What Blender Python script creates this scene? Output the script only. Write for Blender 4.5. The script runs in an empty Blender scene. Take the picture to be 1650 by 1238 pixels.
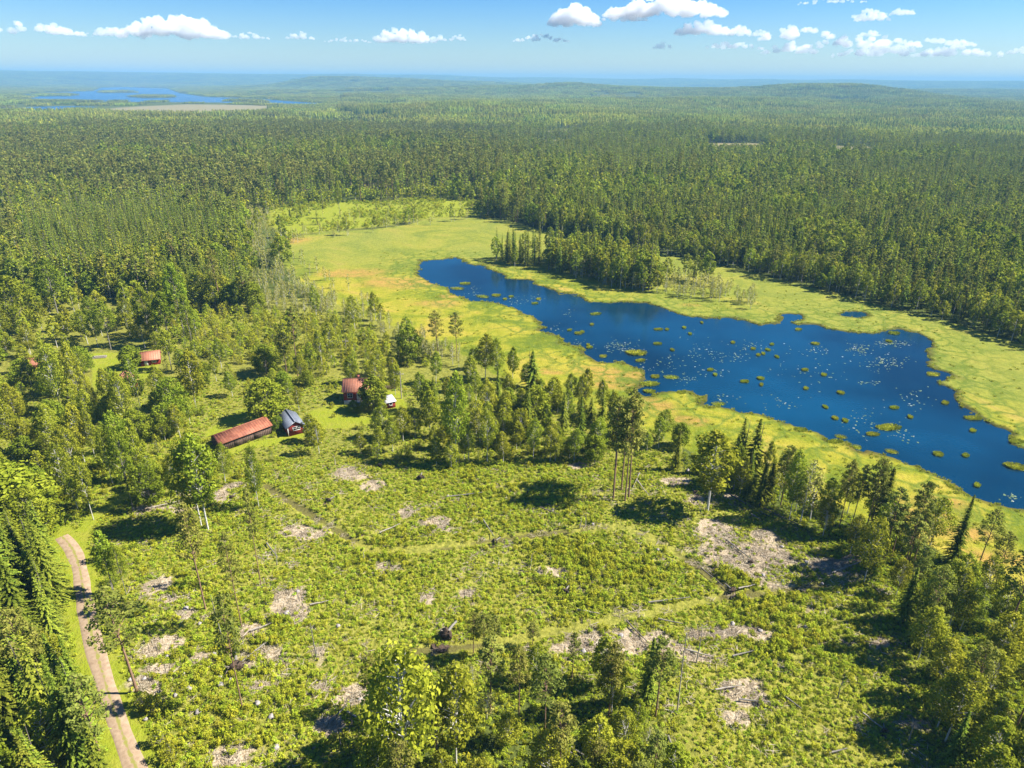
import bpy, math, time
import numpy as np
from mathutils import Matrix, Vector
R = math.radians
T0 = time.time()
rng = np.random.default_rng(11)

# ------------------------------------------------------------------ camera, sky, sun, exposure
CAM_H = 75.0
PITCH = R(23.95); ROLL = R(0.42); FPX = 1100.0; CX, CY = 825.0, 619.0
F_ = np.array([0, math.cos(PITCH), -math.sin(PITCH)])
U0 = np.array([0, math.sin(PITCH), math.cos(PITCH)])
R0 = np.array([1.0, 0, 0])
R_ = R0 * math.cos(ROLL) + U0 * math.sin(ROLL)
U_ = U0 * math.cos(ROLL) - R0 * math.sin(ROLL)
sc = bpy.context.scene
cam_d = bpy.data.cameras.new('camera'); cam = bpy.data.objects.new('camera', cam_d)
sc.collection.objects.link(cam); sc.camera = cam
cam_d.sensor_width = 36; cam_d.lens = 24; cam_d.clip_start = 0.5; cam_d.clip_end = 80000
cam.matrix_world = Matrix(((R_[0], U_[0], -F_[0], 0), (R_[1], U_[1], -F_[1], 0), (R_[2], U_[2], -F_[2], CAM_H), (0, 0, 0, 1)))

SUN_EL = R(46); SUN_AZ = R(88)     # azimuth clockwise from +Y: the sun stands to the right
w = bpy.data.worlds.new('World'); sc.world = w; w.use_nodes = True
wn = w.node_tree; wn.nodes.clear()
sky = wn.nodes.new('ShaderNodeTexSky'); sky.sky_type = 'NISHITA'; sky.sun_disc = False
sky.sun_elevation = SUN_EL; sky.sun_rotation = SUN_AZ; sky.air_density = 1.0; sky.dust_density = 0.2; sky.ozone_density = 1.6
bg = wn.nodes.new('ShaderNodeBackground'); bg.inputs[1].default_value = 0.055
wo = wn.nodes.new('ShaderNodeOutputWorld')
hs_ = wn.nodes.new('ShaderNodeHueSaturation'); hs_.inputs['Saturation'].default_value = 1.15; wn.links.new(sky.outputs[0], hs_.inputs['Color'])
tn_ = wn.nodes.new('ShaderNodeMix'); tn_.data_type = 'RGBA'; tn_.blend_type = 'MULTIPLY'; tn_.inputs[0].default_value = 1; geo_ = wn.nodes.new('ShaderNodeTexCoord'); sx_ = wn.nodes.new('ShaderNodeSeparateXYZ'); wn.links.new(geo_.outputs['Generated'], sx_.inputs[0])
rp_ = wn.nodes.new('ShaderNodeValToRGB'); rp_.color_ramp.elements[0].position = 0.0; rp_.color_ramp.elements[0].color = (.80, .88, .98, 1); rp_.color_ramp.elements[1].position = .125; rp_.color_ramp.elements[1].color = (.24, .60, 1.06, 1)
wn.links.new(sx_.outputs[2], rp_.inputs[0]); wn.links.new(rp_.outputs[0], tn_.inputs[7])
wn.links.new(hs_.outputs[0], tn_.inputs[6]); wn.links.new(tn_.outputs[2], bg.inputs[0]); wn.links.new(bg.outputs[0], wo.inputs[0])
sun_d = bpy.data.lights.new('sun', 'SUN'); sun = bpy.data.objects.new('sun', sun_d); sc.collection.objects.link(sun)
sun_d.energy = 5.0; sun_d.angle = R(0.5); sun_d.color = (1.0, 0.94, 0.83)
sd = Vector((math.sin(SUN_AZ) * math.cos(SUN_EL), math.cos(SUN_AZ) * math.cos(SUN_EL), math.sin(SUN_EL)))
sun.rotation_euler = (-sd).to_track_quat('-Z', 'Y').to_euler(); sun.location = sd * 300 + Vector((0, 150, 0))
sc.view_settings.view_transform = 'Standard'; sc.view_settings.look = 'None'
sc.view_settings.exposure = 1.45; sc.view_settings.gamma = 1; sc.view_settings.use_curve_mapping = False
cy = sc.cycles
cy.max_bounces = 24; cy.diffuse_bounces = 2; cy.glossy_bounces = 2; cy.transmission_bounces = 2; cy.volume_bounces = 20
cy.transparent_max_bounces = 8; cy.caustics_reflective = False; cy.caustics_refractive = False; cy.sample_clamp_indirect = 4

# ------------------------------------------------------------------ pixel (of the photograph) <-> ground
def G(u, v, z=0.0):
    u = np.asarray(u, float); v = np.asarray(v, float)
    d = F_[None] * FPX + R_[None] * (u.reshape(-1, 1) - CX) - U_[None] * (v.reshape(-1, 1) - CY)
    t = (CAM_H - z) / np.maximum(-d[:, 2], 1e-3)
    return np.stack([d[:, 0] * t, d[:, 1] * t], 1)
def g1(u, v, z=0.0):
    p = G([u], [v], z)[0]; return float(p[0]), float(p[1])
def P(x, y, z):
    q = np.stack([np.asarray(x, float), np.asarray(y, float), np.asarray(z, float) - CAM_H + 0 * np.asarray(x, float)], -1)
    dz = q @ F_; dzz = np.maximum(dz, 1e-3)
    return CX + FPX * (q @ R_) / dzz, CY - FPX * (q @ U_) / dzz, dz
def height_for(x, y, vtop):
    zs = np.linspace(0, 40, 800)
    u, v, d = P(np.full(800, x), np.full(800, y), zs)
    return float(zs[np.argmin(np.abs(v - vtop))])

# ------------------------------------------------------------------ noise, polygons
_tab = np.random.default_rng(5).random((256, 256))
def vn(x, y, s, seed=0):
    x = np.asarray(x, float) / s + seed * 17.31; y = np.asarray(y, float) / s + seed * 9.77
    i = np.floor(x).astype(int); j = np.floor(y).astype(int); fx = x - i; fy = y - j
    fx = fx * fx * (3 - 2 * fx); fy = fy * fy * (3 - 2 * fy)
    i &= 255; j &= 255; i1 = (i + 1) & 255; j1 = (j + 1) & 255
    return (_tab[i, j] * (1 - fx) + _tab[i1, j] * fx) * (1 - fy) + (_tab[i, j1] * (1 - fx) + _tab[i1, j1] * fx) * fy
def fbm(x, y, s, seed=0, o=3):
    r = 0; a = 0.5; t = 0
    for k in range(o):
        r = r + a * vn(x, y, s / 2 ** k, seed + k * 3); t += a; a *= .5
    return r / t
def ss(a, b, x):
    t = np.clip((np.asarray(x, float) - a) / (b - a), 0, 1); return t * t * (3 - 2 * t)
def inpoly(x, y, poly):
    poly = np.asarray(poly, float); c = np.zeros(len(x), bool)
    for k in range(len(poly)):
        x0, y0 = poly[k]; x1, y1 = poly[(k + 1) % len(poly)]
        if y0 == y1: continue
        c ^= ((y0 > y) != (y1 > y)) & (x < (x1 - x0) * (y - y0) / (y1 - y0) + x0)
    return c
def segdist(x, y, poly, closed=True):
    poly = np.asarray(poly, float); d = np.full(len(x), 1e18); n = len(poly)
    for k in range(n if closed else n - 1):
        a = poly[k]; b = poly[(k + 1) % n] - a
        t = np.clip(((x - a[0]) * b[0] + (y - a[1]) * b[1]) / max(b @ b, 1e-9), 0, 1)
        d = np.minimum(d, (x - a[0] - t * b[0]) ** 2 + (y - a[1] - t * b[1]) ** 2)
    return np.sqrt(d)
def sdf(x, y, poly, reach=60):      # positive inside
    poly = np.asarray(poly, float); out = np.full(len(x), -1e3)
    lo = poly.min(0) - reach; hi = poly.max(0) + reach
    m = (x > lo[0]) & (x < hi[0]) & (y > lo[1]) & (y < hi[1])
    if m.any():
        d = segdist(x[m], y[m], poly); out[m] = np.where(inpoly(x[m], y[m], poly), d, -d)
    return out
def W(pts): return G([p[0] for p in pts], [p[1] for p in pts])

POND = [(678,420),(700,419),(737,416),(747,422),(773,427),(803,440),(813,448),(830,450),(853,452),(876,466),(899,476),(930,476),(958,485),(975,487),(1010,489),(1043,490),(1066,499),(1094,506),(1133,510),(1176,510),(1204,517),(1228,523),(1256,520),(1268,509),(1290,508),(1285,519),(1319,526),(1341,531),(1372,537),(1398,535),(1415,537),(1424,528),(1443,526),(1463,531),(1483,536),(1503,548),(1504,556),(1489,567),(1487,586),(1510,594),(1542,607),(1520,616),(1552,632),(1555,649),(1568,665),(1588,679),(1617,691),(1626,697),(1630,716),(1650,723),(1740,760),(1880,830),(2000,930),(1960,980),(1850,905),(1740,850),(1650,815),(1588,800),(1555,787),(1536,775),(1510,766),(1475,749),(1439,742),(1400,733),(1374,729),(1355,716),(1329,710),(1313,700),(1290,691),(1252,679),(1219,668),(1173,660),(1145,655),(1133,648),(1127,639),(1103,633),(1076,636),(1040,636),(1024,627),(1033,621),(1045,612),(1036,596),(1012,588),(970,587),(958,584),(948,569),(933,560),(900,553),(893,542),(870,533),(877,527),(863,513),(837,504),(827,494),(790,488),(760,485),(757,480),(733,472),(720,463),(697,455),(690,449),(673,443),(673,432)]
POOL = [(1366,503),(1378,501),(1392,505),(1400,511),(1385,512),(1368,509)]
BOG = [(440,388),(520,374),(600,370),(660,362),(690,352),(760,350),(800,352),(830,358),(900,380),(980,393),(1060,409),(1200,436),(1350,474),(1450,500),(1550,525),(1650,556),(1800,606),(2050,706),(2500,1000),(2500,1500),(2000,1400),(1800,1150),(1650,985),(1580,930),(1500,880),(1400,838),(1290,795),(1200,762),(1140,742),(1080,712),(1030,690),(1000,665),(940,655),(880,635),(840,620),(790,600),(755,575),(710,558),(650,532),(560,500),(490,460),(450,420)]
CLEAR = [(140,880),(175,850),(230,822),(300,800),(400,772),(430,758),(560,742),(700,762),(800,752),(900,747),(1000,742),(1080,760),(1130,795),(1180,802),(1300,856),(1390,905),(1440,960),(1460,1050),(1500,1150),(1540,1260),(1580,1400),(1300,1700),(1120,1500),(1090,1240),(1050,1130),(900,1085),(700,1085),(600,1130),(570,1300),(500,1700),(300,1700),(215,1238),(160,1080),(140,980)]
FARCLR = [(430,338),(520,325),(640,322),(700,318),(776,322),(784,350),(700,352),(640,362),(560,370),(470,380),(430,365)]
ISLA1 = [(798,416),(830,414),(872,420),(870,428),(830,430),(800,424)]
ISLA2 = [(880,418),(960,420),(1050,438),(1150,458),(1175,470),(1150,474),(1100,474),(1040,470),(980,462),(920,448),(885,436)]
ISLA3 = [(1060,440),(1160,462),(1215,484),(1210,500),(1150,492),(1060,476)]
HOMELAWNS = [[(525,655),(560,648),(615,634),(640,640),(660,650),(650,668),(600,682),(560,690),(500,688),(478,700),(486,680),(500,662)],
             [(618,628),(648,630),(652,648),(618,650)],
             [(148,568),(235,566),(262,580),(250,600),(232,612),(205,628),(160,645),(148,620)],
             [(380,660),(430,648),(450,660),(440,676),(400,690),(330,705),(330,695)],
             [(72,522),(100,518),(150,505),(150,512),(110,530),(78,545)]]
ROADPX = [(96,862),(108,872),(119,887),(129,915),(134,950),(141,990),(151,1035),(165,1085),(182,1140),(200,1190),(222,1245),(262,1345),(330,1500),(450,1750)]
DITCH = [[(428,785),(470,812),(540,855),(600,890),(700,882),(797,868),(900,856),(1000,848)],
         [(640,1052),(790,1040),(880,1022),(980,1000),(1080,980),(1180,955),(1290,948),(1400,925)],
         [(1000,848),(1080,880),(1130,915),(1180,950)]]
TRACK = [[(250,775),(290,757),(350,738),(385,718),(430,712),(480,700),(520,668),(560,655)],[(250,775),(190,805),(150,835),(119,885)]]
MARSH = [(150,178),(200,173),(240,171),(300,168.5),(370,169),(440,171),(430,179),(400,186),(330,191),(200,190)]
LAKEISLE = [[(165,147.5),(205,147.2),(215,149.5),(165,149.8)],[(60,152.5),(110,152),(118,154.5),(60,155)],[(372,162),(415,163),(425,167),(380,167)],[(215,155.5),(270,155),(275,157.5),(225,158)],[(20,157),(50,156.5),(52,159),(20,159.5)]]
LAKE = [[(30,154),(70,149),(150,147),(162,141.5),(200,140.5),(270,143),(290,150),(330,156),(390,158),(440,161),(520,167),(500,170),(430,168),(350,165),(250,164),(150,164),(60,163),(10,160)],
        [(20,174),(60,171.5),(120,170.5),(168,172),(150,177),(60,178)]]
FARFIELDS = [[(880,206),(930,205),(940,214),(880,216)],[(860,221),(915,220),(920,232),(860,233)],[(1130,229),(1225,229),(1240,246),(1150,248)],[(1330,232),(1410,233),(1425,250),(1345,252)]]
wPOND, wPOOL, wBOG, wCLEAR, wFARC = W(POND), W(POOL), W(BOG), W(CLEAR), W(FARCLR)
wISL = [W(p) for p in (ISLA1, ISLA2, ISLA3)]
wLAWN = [W(p) for p in HOMELAWNS]; wROAD = W(ROADPX); wDITCH = [W(p) for p in DITCH]; wTRACK = [W(p) for p in TRACK]
wMARSH = W(MARSH); wLAKE = [W(p) for p in LAKE]; wLI = [W(p) for p in LAKEISLE]; wFF = [W(p) for p in FARFIELDS]
# bare, stony ground in the clearing: px centre, px half-width, px half-height
BARE = [(1190,890,75,28),(1255,905,85,25),(1330,912,60,18),(1160,860,45,16),(1230,860,35,12),(1185,1018,60,12),(1150,1020,50,12),(1200,1110,42,28),(1190,1155,28,14),(970,1040,55,16),(900,1045,40,12),(1010,1030,40,12),(455,965,32,24),(480,990,22,16),(410,1018,22,10),(400,1065,35,18),(440,1055,30,14),(515,1048,22,14),(570,1120,35,20),(380,1215,35,16),(340,800,45,9),(262,820,45,6),(380,785,18,7),(500,870,30,14),(475,860,22,10),(250,945,26,12),(275,968,16,9),(570,768,28,8),(605,785,18,8),(560,762,20,6),(660,825,12,7),(690,840,25,8),(720,850,18,6),(620,915,14,6),(750,955,16,8),(688,962,12,8),(935,750,18,6),(900,918,26,8),(255,1045,25,18),(262,1080,28,12),(235,1100,18,10),(240,1110,30,14),(300,992,14,10),(520,1110,18,10),(420,1105,18,8),(1090,775,20,6),(1120,805,18,6),(1180,800,26,7),(1060,1030,26,12),(1090,1050,24,10),(1130,1062,30,10),(215,760,18,5),(1380,905,24,12),(1160,1018,30,9),(330,1060,22,10),(1310,985,26,10),(530,1170,18,14),(1420,1040,20,8),(1470,1170,24,12)]
wBARE = []
for (u, v, a, b) in BARE:
    p = G([u, u + a, u], [v, v, v - b]); c = p[0]
    wBARE.append((c[0], c[1], abs(p[1][0] - c[0]), max(abs(p[2][1] - c[1]), .5)))

HILLS = [  # u px, distance, height, sigma across, sigma along
    (515, 6500, 50, 210, 400), (500, 6500, 22, 600, 600), (640, 6300, 38, 450, 600), (800, 6600, 26, 700, 700), (1010, 4300, 36, 380, 400), (890, 4600, 22, 260, 350),
    (1325, 3900, 44, 240, 340), (1235, 4000, 26, 320, 350), (1420, 3800, 24, 250, 300), (700, 4300, 26, 500, 350), (1560, 2900, 14, 350, 250), (1130, 2600, 12, 300, 200), (1560, 6200, 20, 900, 500), (20, 9500, 30, 2500, 900), (120, 2900, 9, 300, 120)]
def TH(x, y):
    x = np.asarray(x, float); y = np.asarray(y, float)
    r = np.hypot(x, y); z = (vn(x, y, 22, 1) - .5) * .9 * ss(0, 8, -sdf(x, y, wBOG, 30))
    far = ss(420, 1500, r)
    sup = np.ones(len(x))
    az = np.arctan2(x, np.maximum(y, 1))
    left = 1 - ss(math.atan2(-420, 1000), math.atan2(-230, 1000), az)     # lake side stays low
    sup = 1 - left * .85
    z = z + far * sup * ((fbm(x, y, 620, 4) - .5) * 26 + (vn(x, y, 1500, 9) - .45) * 14)
    z = z + far * left * 2
    z = z + ss(3000, 6000, r) * (fbm(x, y, 1500, 21) - .45) * 26 * (1 - .75 * left)
    for (u, d, h, sa, sr) in HILLS:
        a0 = math.atan((u - 825) / 1100 * math.cos(PITCH) * 1.0)
        p = r * np.sin(az - a0); q = r * np.cos(az - a0) - d
        z = z + h * np.exp(-.5 * (p / sa) ** 2 - .5 * (q / sr) ** 2) * (.8 + .4 * fbm(x, y, 260, 31))
    z = z + ss(8000, 12000, r) * (106 + 95 * (fbm(x, y, 3000, 41, 3) - .5) + 10 * left + 20 * np.exp(-((az + .12) / .18) ** 2) - 14 * ss(.15, .3, az))
    for L in wLAKE:
        s = sdf(x, y, L, 400); z = np.where(s > -350, z * ss(0, 350, -s), z) - 4 * ss(-10, 30, s)
    for L in wLI: z = z + 5.5 * ss(-15, 15, sdf(x, y, L, 100))
    s = sdf(x, y, wMARSH, 300); z = np.where(s > -250, z * ss(0, 250, -s), z)
    return z
def pond_s(x, y):
    s = np.maximum(sdf(x, y, wPOND, 40), sdf(x, y, wPOOL, 40))
    far = np.clip(np.hypot(x, y) / 200, .5, 2)
    return s + (vn(x, y, 13, 12) - .5) * 4.5 + ((vn(x, y, 5, 2) - .5) * 2.6 + (vn(x, y, 1.9, 3) - .5) * 1.6) * far
def ground_z(x, y):
    x = np.atleast_1d(np.asarray(x, float)); y = np.atleast_1d(np.asarray(y, float))
    z = TH(x, y); s = pond_s(x, y)
    near = s > -30
    bogn = (vn(x, y, 3, 6) - .5) * .10
    zb = bogn + .06
    z = np.where(near, zb * ss(-30, -10, s) + z * (1 - ss(-30, -10, s)), z)
    return z - 1.3 * ss(-.2, 1.8, s)
def gz(x, y): return float(ground_z([x], [y])[0])

# ------------------------------------------------------------------ material helpers
def new_mat(name):
    m = bpy.data.materials.new(name); m.use_nodes = True; nt = m.node_tree; nt.nodes.clear(); return m, nt
def N(nt, t, **kw):
    n = nt.nodes.new(t)
    for k, v in kw.items(): setattr(n, k, v)
    return n
def noise(nt, scale, detail=3, rough=.55, coord=None, w_=None):
    n = N(nt, 'ShaderNodeTexNoise'); n.inputs['Scale'].default_value = scale; n.inputs['Detail'].default_value = detail
    n.inputs['Roughness'].default_value = rough
    if coord is None:
        g = N(nt, 'ShaderNodeNewGeometry'); coord = g.outputs['Position']
    nt.links.new(coord, n.inputs['Vector']); return n.outputs[0]
def ramp(nt, src, stops):
    r = N(nt, 'ShaderNodeValToRGB'); e = r.color_ramp.elements
    while len(e) > 1: e.remove(e[-1])
    e[0].position = stops[0][0]; e[0].color = tuple(stops[0][1]) + (1,) if not np.isscalar(stops[0][1]) else (stops[0][1],) * 3 + (1,)
    for p, c in stops[1:]:
        k = e.new(p); k.color = tuple(c) + (1,) if not np.isscalar(c) else (c,) * 3 + (1,)
    nt.links.new(src, r.inputs[0]); return r.outputs[0]
def mix(nt, fac, a, b, mode='MIX'):
    m = N(nt, 'ShaderNodeMix', data_type='RGBA', blend_type=mode)
    if np.isscalar(fac): m.inputs[0].default_value = fac
    else: nt.links.new(fac, m.inputs[0])
    for s, v in ((m.inputs[6], a), (m.inputs[7], b)):
        if isinstance(v, (tuple, list)): s.default_value = tuple(v)[:3] + (1,)
        else: nt.links.new(v, s)
    return m.outputs[2]
def math_(nt, op, a, b=0.0, clamp=False):
    m = N(nt, 'ShaderNodeMath', operation=op, use_clamp=clamp)
    for s, v in ((m.inputs[0], a), (m.inputs[1], b)):
        if np.isscalar(v): s.default_value = v
        else: nt.links.new(v, s)
    return m.outputs[0]
def attr(nt, name):
    a = N(nt, 'ShaderNodeAttribute'); a.attribute_name = name; return a.outputs['Fac']
def finish(nt, col, rough=.9, spec=.1, bump=None, bs=.3, bd=.1):
    b = N(nt, 'ShaderNodeBsdfPrincipled'); o = N(nt, 'ShaderNodeOutputMaterial')
    if isinstance(col, (tuple, list)): b.inputs['Base Color'].default_value = tuple(col)[:3] + (1,)
    else: nt.links.new(col, b.inputs['Base Color'])
    b.inputs['Roughness'].default_value = rough; b.inputs['Specular IOR Level'].default_value = spec
    if bump is not None:
        bp = N(nt, 'ShaderNodeBump'); bp.inputs['Strength'].default_value = bs; bp.inputs['Distance'].default_value = bd
        nt.links.new(bump, bp.inputs['Height']); nt.links.new(bp.outputs[0], b.inputs['Normal'])
    nt.links.new(b.outputs[0], o.inputs[0]); return b
def simple(name, c1, c2, scale=3, rough=.8, spec=.2, bs=.3, obj=True, detail=4):
    m, nt = new_mat(name); co = None
    if obj:
        tc = N(nt, 'ShaderNodeTexCoord'); co = tc.outputs['Object']
    n = noise(nt, scale, detail, .6, co)
    finish(nt, ramp(nt, n, [(.3, c1), (.7, c2)]), rough, spec, n, bs, .05); return m
def foliage(name, dark, mid, light, transl=.3, hue=.03, val=.3, patch=0.0, pcol=None):
    m, nt = new_mat(name)
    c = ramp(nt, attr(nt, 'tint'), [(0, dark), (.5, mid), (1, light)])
    oi = N(nt, 'ShaderNodeObjectInfo')
    h = N(nt, 'ShaderNodeHueSaturation')
    rnd = oi.outputs['Random']
    nt.links.new(math_(nt, 'ADD', math_(nt, 'MULTIPLY', rnd, hue), .5 - hue / 2), h.inputs['Hue'])
    r2 = math_(nt, 'FRACT', math_(nt, 'MULTIPLY', rnd, 37.7))
    nt.links.new(math_(nt, 'ADD', math_(nt, 'MULTIPLY', r2, val), 1 - val * .5), h.inputs['Value'])
    h.inputs['Saturation'].default_value = 1.0
    nt.links.new(c, h.inputs['Color']); c = h.outputs[0]
    if pcol is not None:
        c = mix(nt, math_(nt, 'MULTIPLY', ramp(nt, noise(nt, .012, 2), [(.42, 0), (.62, 1)]), patch), c, pcol)
    d = N(nt, 'ShaderNodeBsdfDiffuse'); t = N(nt, 'ShaderNodeBsdfTranslucent'); x = N(nt, 'ShaderNodeMixShader'); x.inputs[0].default_value = transl
    nt.links.new(c, d.inputs[0]); tc = mix(nt, .35, c, (.35, .42, .02)); nt.links.new(tc, t.inputs[0])
    nt.links.new(d.outputs[0], x.inputs[1]); nt.links.new(t.outputs[0], x.inputs[2])
    o = N(nt, 'ShaderNodeOutputMaterial'); nt.links.new(x.outputs[0], o.inputs[0]); return m

M = {}
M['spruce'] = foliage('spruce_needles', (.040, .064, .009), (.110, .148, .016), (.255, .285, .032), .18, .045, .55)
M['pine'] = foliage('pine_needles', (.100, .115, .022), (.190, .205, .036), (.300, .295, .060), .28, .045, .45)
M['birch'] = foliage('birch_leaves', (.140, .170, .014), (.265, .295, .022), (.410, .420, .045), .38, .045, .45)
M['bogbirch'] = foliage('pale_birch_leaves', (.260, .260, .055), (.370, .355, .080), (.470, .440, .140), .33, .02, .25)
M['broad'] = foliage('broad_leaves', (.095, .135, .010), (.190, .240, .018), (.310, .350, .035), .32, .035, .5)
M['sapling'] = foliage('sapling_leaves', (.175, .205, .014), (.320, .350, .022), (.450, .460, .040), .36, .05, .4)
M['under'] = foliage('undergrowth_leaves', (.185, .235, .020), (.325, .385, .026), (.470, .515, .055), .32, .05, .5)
M['sedge'] = foliage('sedge_blades', (.19, .21, .022), (.32, .33, .035), (.44, .41, .08), .30, .03, .3)
M['islet'] = foliage('islet_grass', (.20, .23, .018), (.32, .35, .03), (.44, .43, .06), .30, .03, .3)
M['dry'] = foliage('dry_brush_twigs', (.20, .155, .10), (.36, .30, .21), (.50, .44, .34), .0, .02, .3)
M['bark_birch'] = simple('birch_bark', (.30, .28, .25), (.70, .68, .64), 6, .8)
M['bark_pine'] = simple('pine_bark', (.16, .095, .06), (.30, .19, .12), 5, .9)
M['bark_spruce'] = simple('spruce_bark', (.10, .08, .06), (.20, .17, .14), 5, .9)
M['bark_grey'] = simple('grey_bark', (.13, .12, .10), (.24, .22, .19), 5, .9)
M['deadwood'] = simple('weathered_wood', (.22, .19, .15), (.40, .36, .31), 4, .9)
M['soil'] = simple('root_soil', (.035, .024, .018), (.12, .085, .06), 5, 1, .05, .8)
M['rock'] = simple('granite', (.20, .18, .165), (.38, .35, .33), 4, .9, .1, .5)
M['redwall'] = simple('red_painted_boards', (.16, .018, .014), (.24, .035, .022), 6, .85)
M['oldwall'] = simple('weathered_dark_boards', (.07, .045, .035), (.19, .13, .10), 5, .95)
M['rooforange'] = simple('orange_tin_roof', (.38, .15, .09), (.46, .21, .13), 2.2, .6)
M['roofrust'] = simple('rusty_tin_roof', (.20, .065, .04), (.38, .15, .085), .9, .65, .2, .2)
M['roofgrey'] = simple('grey_tin_roof', (.13, .15, .19), (.18, .20, .24), 1.5, .45, .3, .1)
M['roofwhite'] = simple('pale_tin_roof', (.38, .38, .40), (.50, .50, .52), 2, .5)
M['white'] = simple('white_paint', (.52, .50, .47), (.66, .65, .63), 5, .7)
M['stone'] = simple('foundation_stone', (.36, .34, .31), (.60, .58, .54), 3, .95, .1, .6)
M['brick'] = simple('chimney_brick', (.25, .08, .05), (.38, .14, .09), 8, .9)
M['glass'] = None
m_, nt_ = new_mat('window_glass'); finish(nt_, (.02, .025, .03), .08, .5); M['glass'] = m_

def ground_mat():
    m, nt = new_mat('ground_cover')
    g = N(nt, 'ShaderNodeNewGeometry'); pos = g.outputs['Position']
    n1 = noise(nt, .09, 4, .6, pos); n2 = noise(nt, 1.3, 4, .65, pos); n3 = noise(nt, .35, 3, .6, pos); n4 = noise(nt, 5.0, 2, .6, pos)
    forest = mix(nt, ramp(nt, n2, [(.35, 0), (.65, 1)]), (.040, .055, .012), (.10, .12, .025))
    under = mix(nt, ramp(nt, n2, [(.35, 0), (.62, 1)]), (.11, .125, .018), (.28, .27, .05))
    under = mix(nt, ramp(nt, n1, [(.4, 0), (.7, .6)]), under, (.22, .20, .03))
    lawn = mix(nt, n2, (.15, .19, .012), (.25, .27, .022))
    lawn = mix(nt, ramp(nt, n3, [(.45, 0), (.7, .5)]), lawn, (.27, .24, .045))
    bare = mix(nt, ramp(nt, n2, [(.35, 0), (.65, 1)]), (.17, .12, .06), (.42, .335, .22))
    bare = mix(nt, ramp(nt, n4, [(.48, 0), (.62, .7)]), bare, (.48, .42, .32))
    # bog: green, yellow and rusty orange cushions, darker wet lines
    wv = N(nt, 'ShaderNodeTexNoise'); wv.inputs['Scale'].default_value = .045; wv.inputs['Detail'].default_value = 8; wv.inputs['Roughness'].default_value = .6; wv.inputs['Distortion'].default_value = 1.2
    nt.links.new(pos, wv.inputs['Vector'])
    bog = ramp(nt, wv.outputs[0], [(.28, (.07, .10, .010)), (.42, (.145, .175, .012)), (.50, (.235, .235, .018)), (.60, (.31, .265, .03)), (.70, (.35, .25, .055))])
    bog = mix(nt, math_(nt, 'MULTIPLY', attr(nt, 'pale'), .8), bog, mix(nt, n3, (.150, .175, .028), (.225, .240, .050)))
    bog = mix(nt, math_(nt, 'MULTIPLY', attr(nt, 'amber'), ramp(nt, n3, [(.3, .35), (.6, 1)])), bog, (.34, .21, .05))
    vo = N(nt, 'ShaderNodeTexVoronoi', feature='DISTANCE_TO_EDGE'); vo.inputs['Scale'].default_value = .16
    wp = N(nt, 'ShaderNodeMix', data_type='RGBA'); wp.inputs[0].default_value = .35
    cl = N(nt, 'ShaderNodeTexNoise'); cl.inputs['Scale'].default_value = .12; cl.inputs['Detail'].default_value = 4; nt.links.new(pos, cl.inputs['Vector'])
    sc_ = N(nt, 'ShaderNodeVectorMath', operation='MULTIPLY_ADD'); nt.links.new(cl.outputs[1], sc_.inputs[0]); sc_.inputs[1].default_value = (9, 9, 9); nt.links.new(pos, sc_.inputs[2])
    nt.links.new(sc_.outputs[0], vo.inputs['Vector'])
    lines = ramp(nt, vo.outputs[0], [(.0, 1), (.14, 0)])
    lines = math_(nt, 'MULTIPLY', lines, attr(nt, 'shore'))
    bog = mix(nt, math_(nt, 'MULTIPLY', lines, .95), bog, (.10, .14, .015))
    n6 = noise(nt, .55, 5, .75, pos)
    bog = mix(nt, ramp(nt, n6, [(.38, .75), (.52, 0)]), bog, mix(nt, .45, bog, (.06, .09, .01)))
    bog = mix(nt, ramp(nt, n6, [(.55, 0), (.70, .5)]), bog, (.33, .31, .06))
    mud = attr(nt, 'mud')
    bog = mix(nt, mud, bog, (.055, .050, .015))
    road = mix(nt, ramp(nt, n2, [(.35, 0), (.7, 1)]), (.40, .28, .20), (.56, .43, .34))
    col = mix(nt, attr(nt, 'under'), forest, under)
    edge = lambda a, lo=.35, hi=.65, amt=.5: ramp(nt, math_(nt, 'ADD', attr(nt, a), math_(nt, 'MULTIPLY', math_(nt, 'SUBTRACT', n3, .5), amt)), [(lo, 0), (hi, 1)])
    col = mix(nt, edge('lawn'), col, lawn)
    col = mix(nt, edge('bog', .4, .6), col, bog)
    col = mix(nt, edge('bare', .30, .72, 1.0), col, bare)
    col = mix(nt, edge('ditch', .45, .6, .6), col, mix(nt, n2, (.06, .05, .022), (.17, .16, .04)))
    col = mix(nt, attr(nt, 'beige'), col, mix(nt, n1, (.19, .165, .085), (.25, .21, .11)))
    hgt = math_(nt, 'ADD', math_(nt, 'MULTIPLY', n2, .7), math_(nt, 'MULTIPLY', n4, .3))
    finish(nt, col, .95, .05, hgt, .8, .5); return m
M['ground'] = ground_mat()

def water_mat(name, base, rough, bs, sc1):
    m, nt = new_mat(name)
    n1 = noise(nt, sc1, 3, .6); n2 = noise(nt, .02, 3)
    c = mix(nt, ramp(nt, n2, [(.35, 0), (.65, 1)]), tuple(b * .5 for b in base), tuple(b * 1.5 for b in base))
    b = finish(nt, c, rough, .5, n1, bs, .05); b.inputs['IOR'].default_value = 1.33; return m
M['water'] = water_mat('pond_water', (.0015, .028, .060), .12, .5, 1.3)
M['lakewater'] = water_mat('lake_water', (.01, .07, .16), .25, .1, .2)
m_, nt_ = new_mat('road_gravel')
nn = noise(nt_, 1.4, 4, .6); n5 = noise(nt_, 9, 2)
rc = mix(nt_, ramp(nt_, nn, [(.3, 0), (.7, 1)]), (.235, .165, .10), (.38, .285, .19)); rc = mix(nt_, ramp(nt_, n5, [(.45, 0), (.7, .5)]), rc, (.28, .2, .15))
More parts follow.
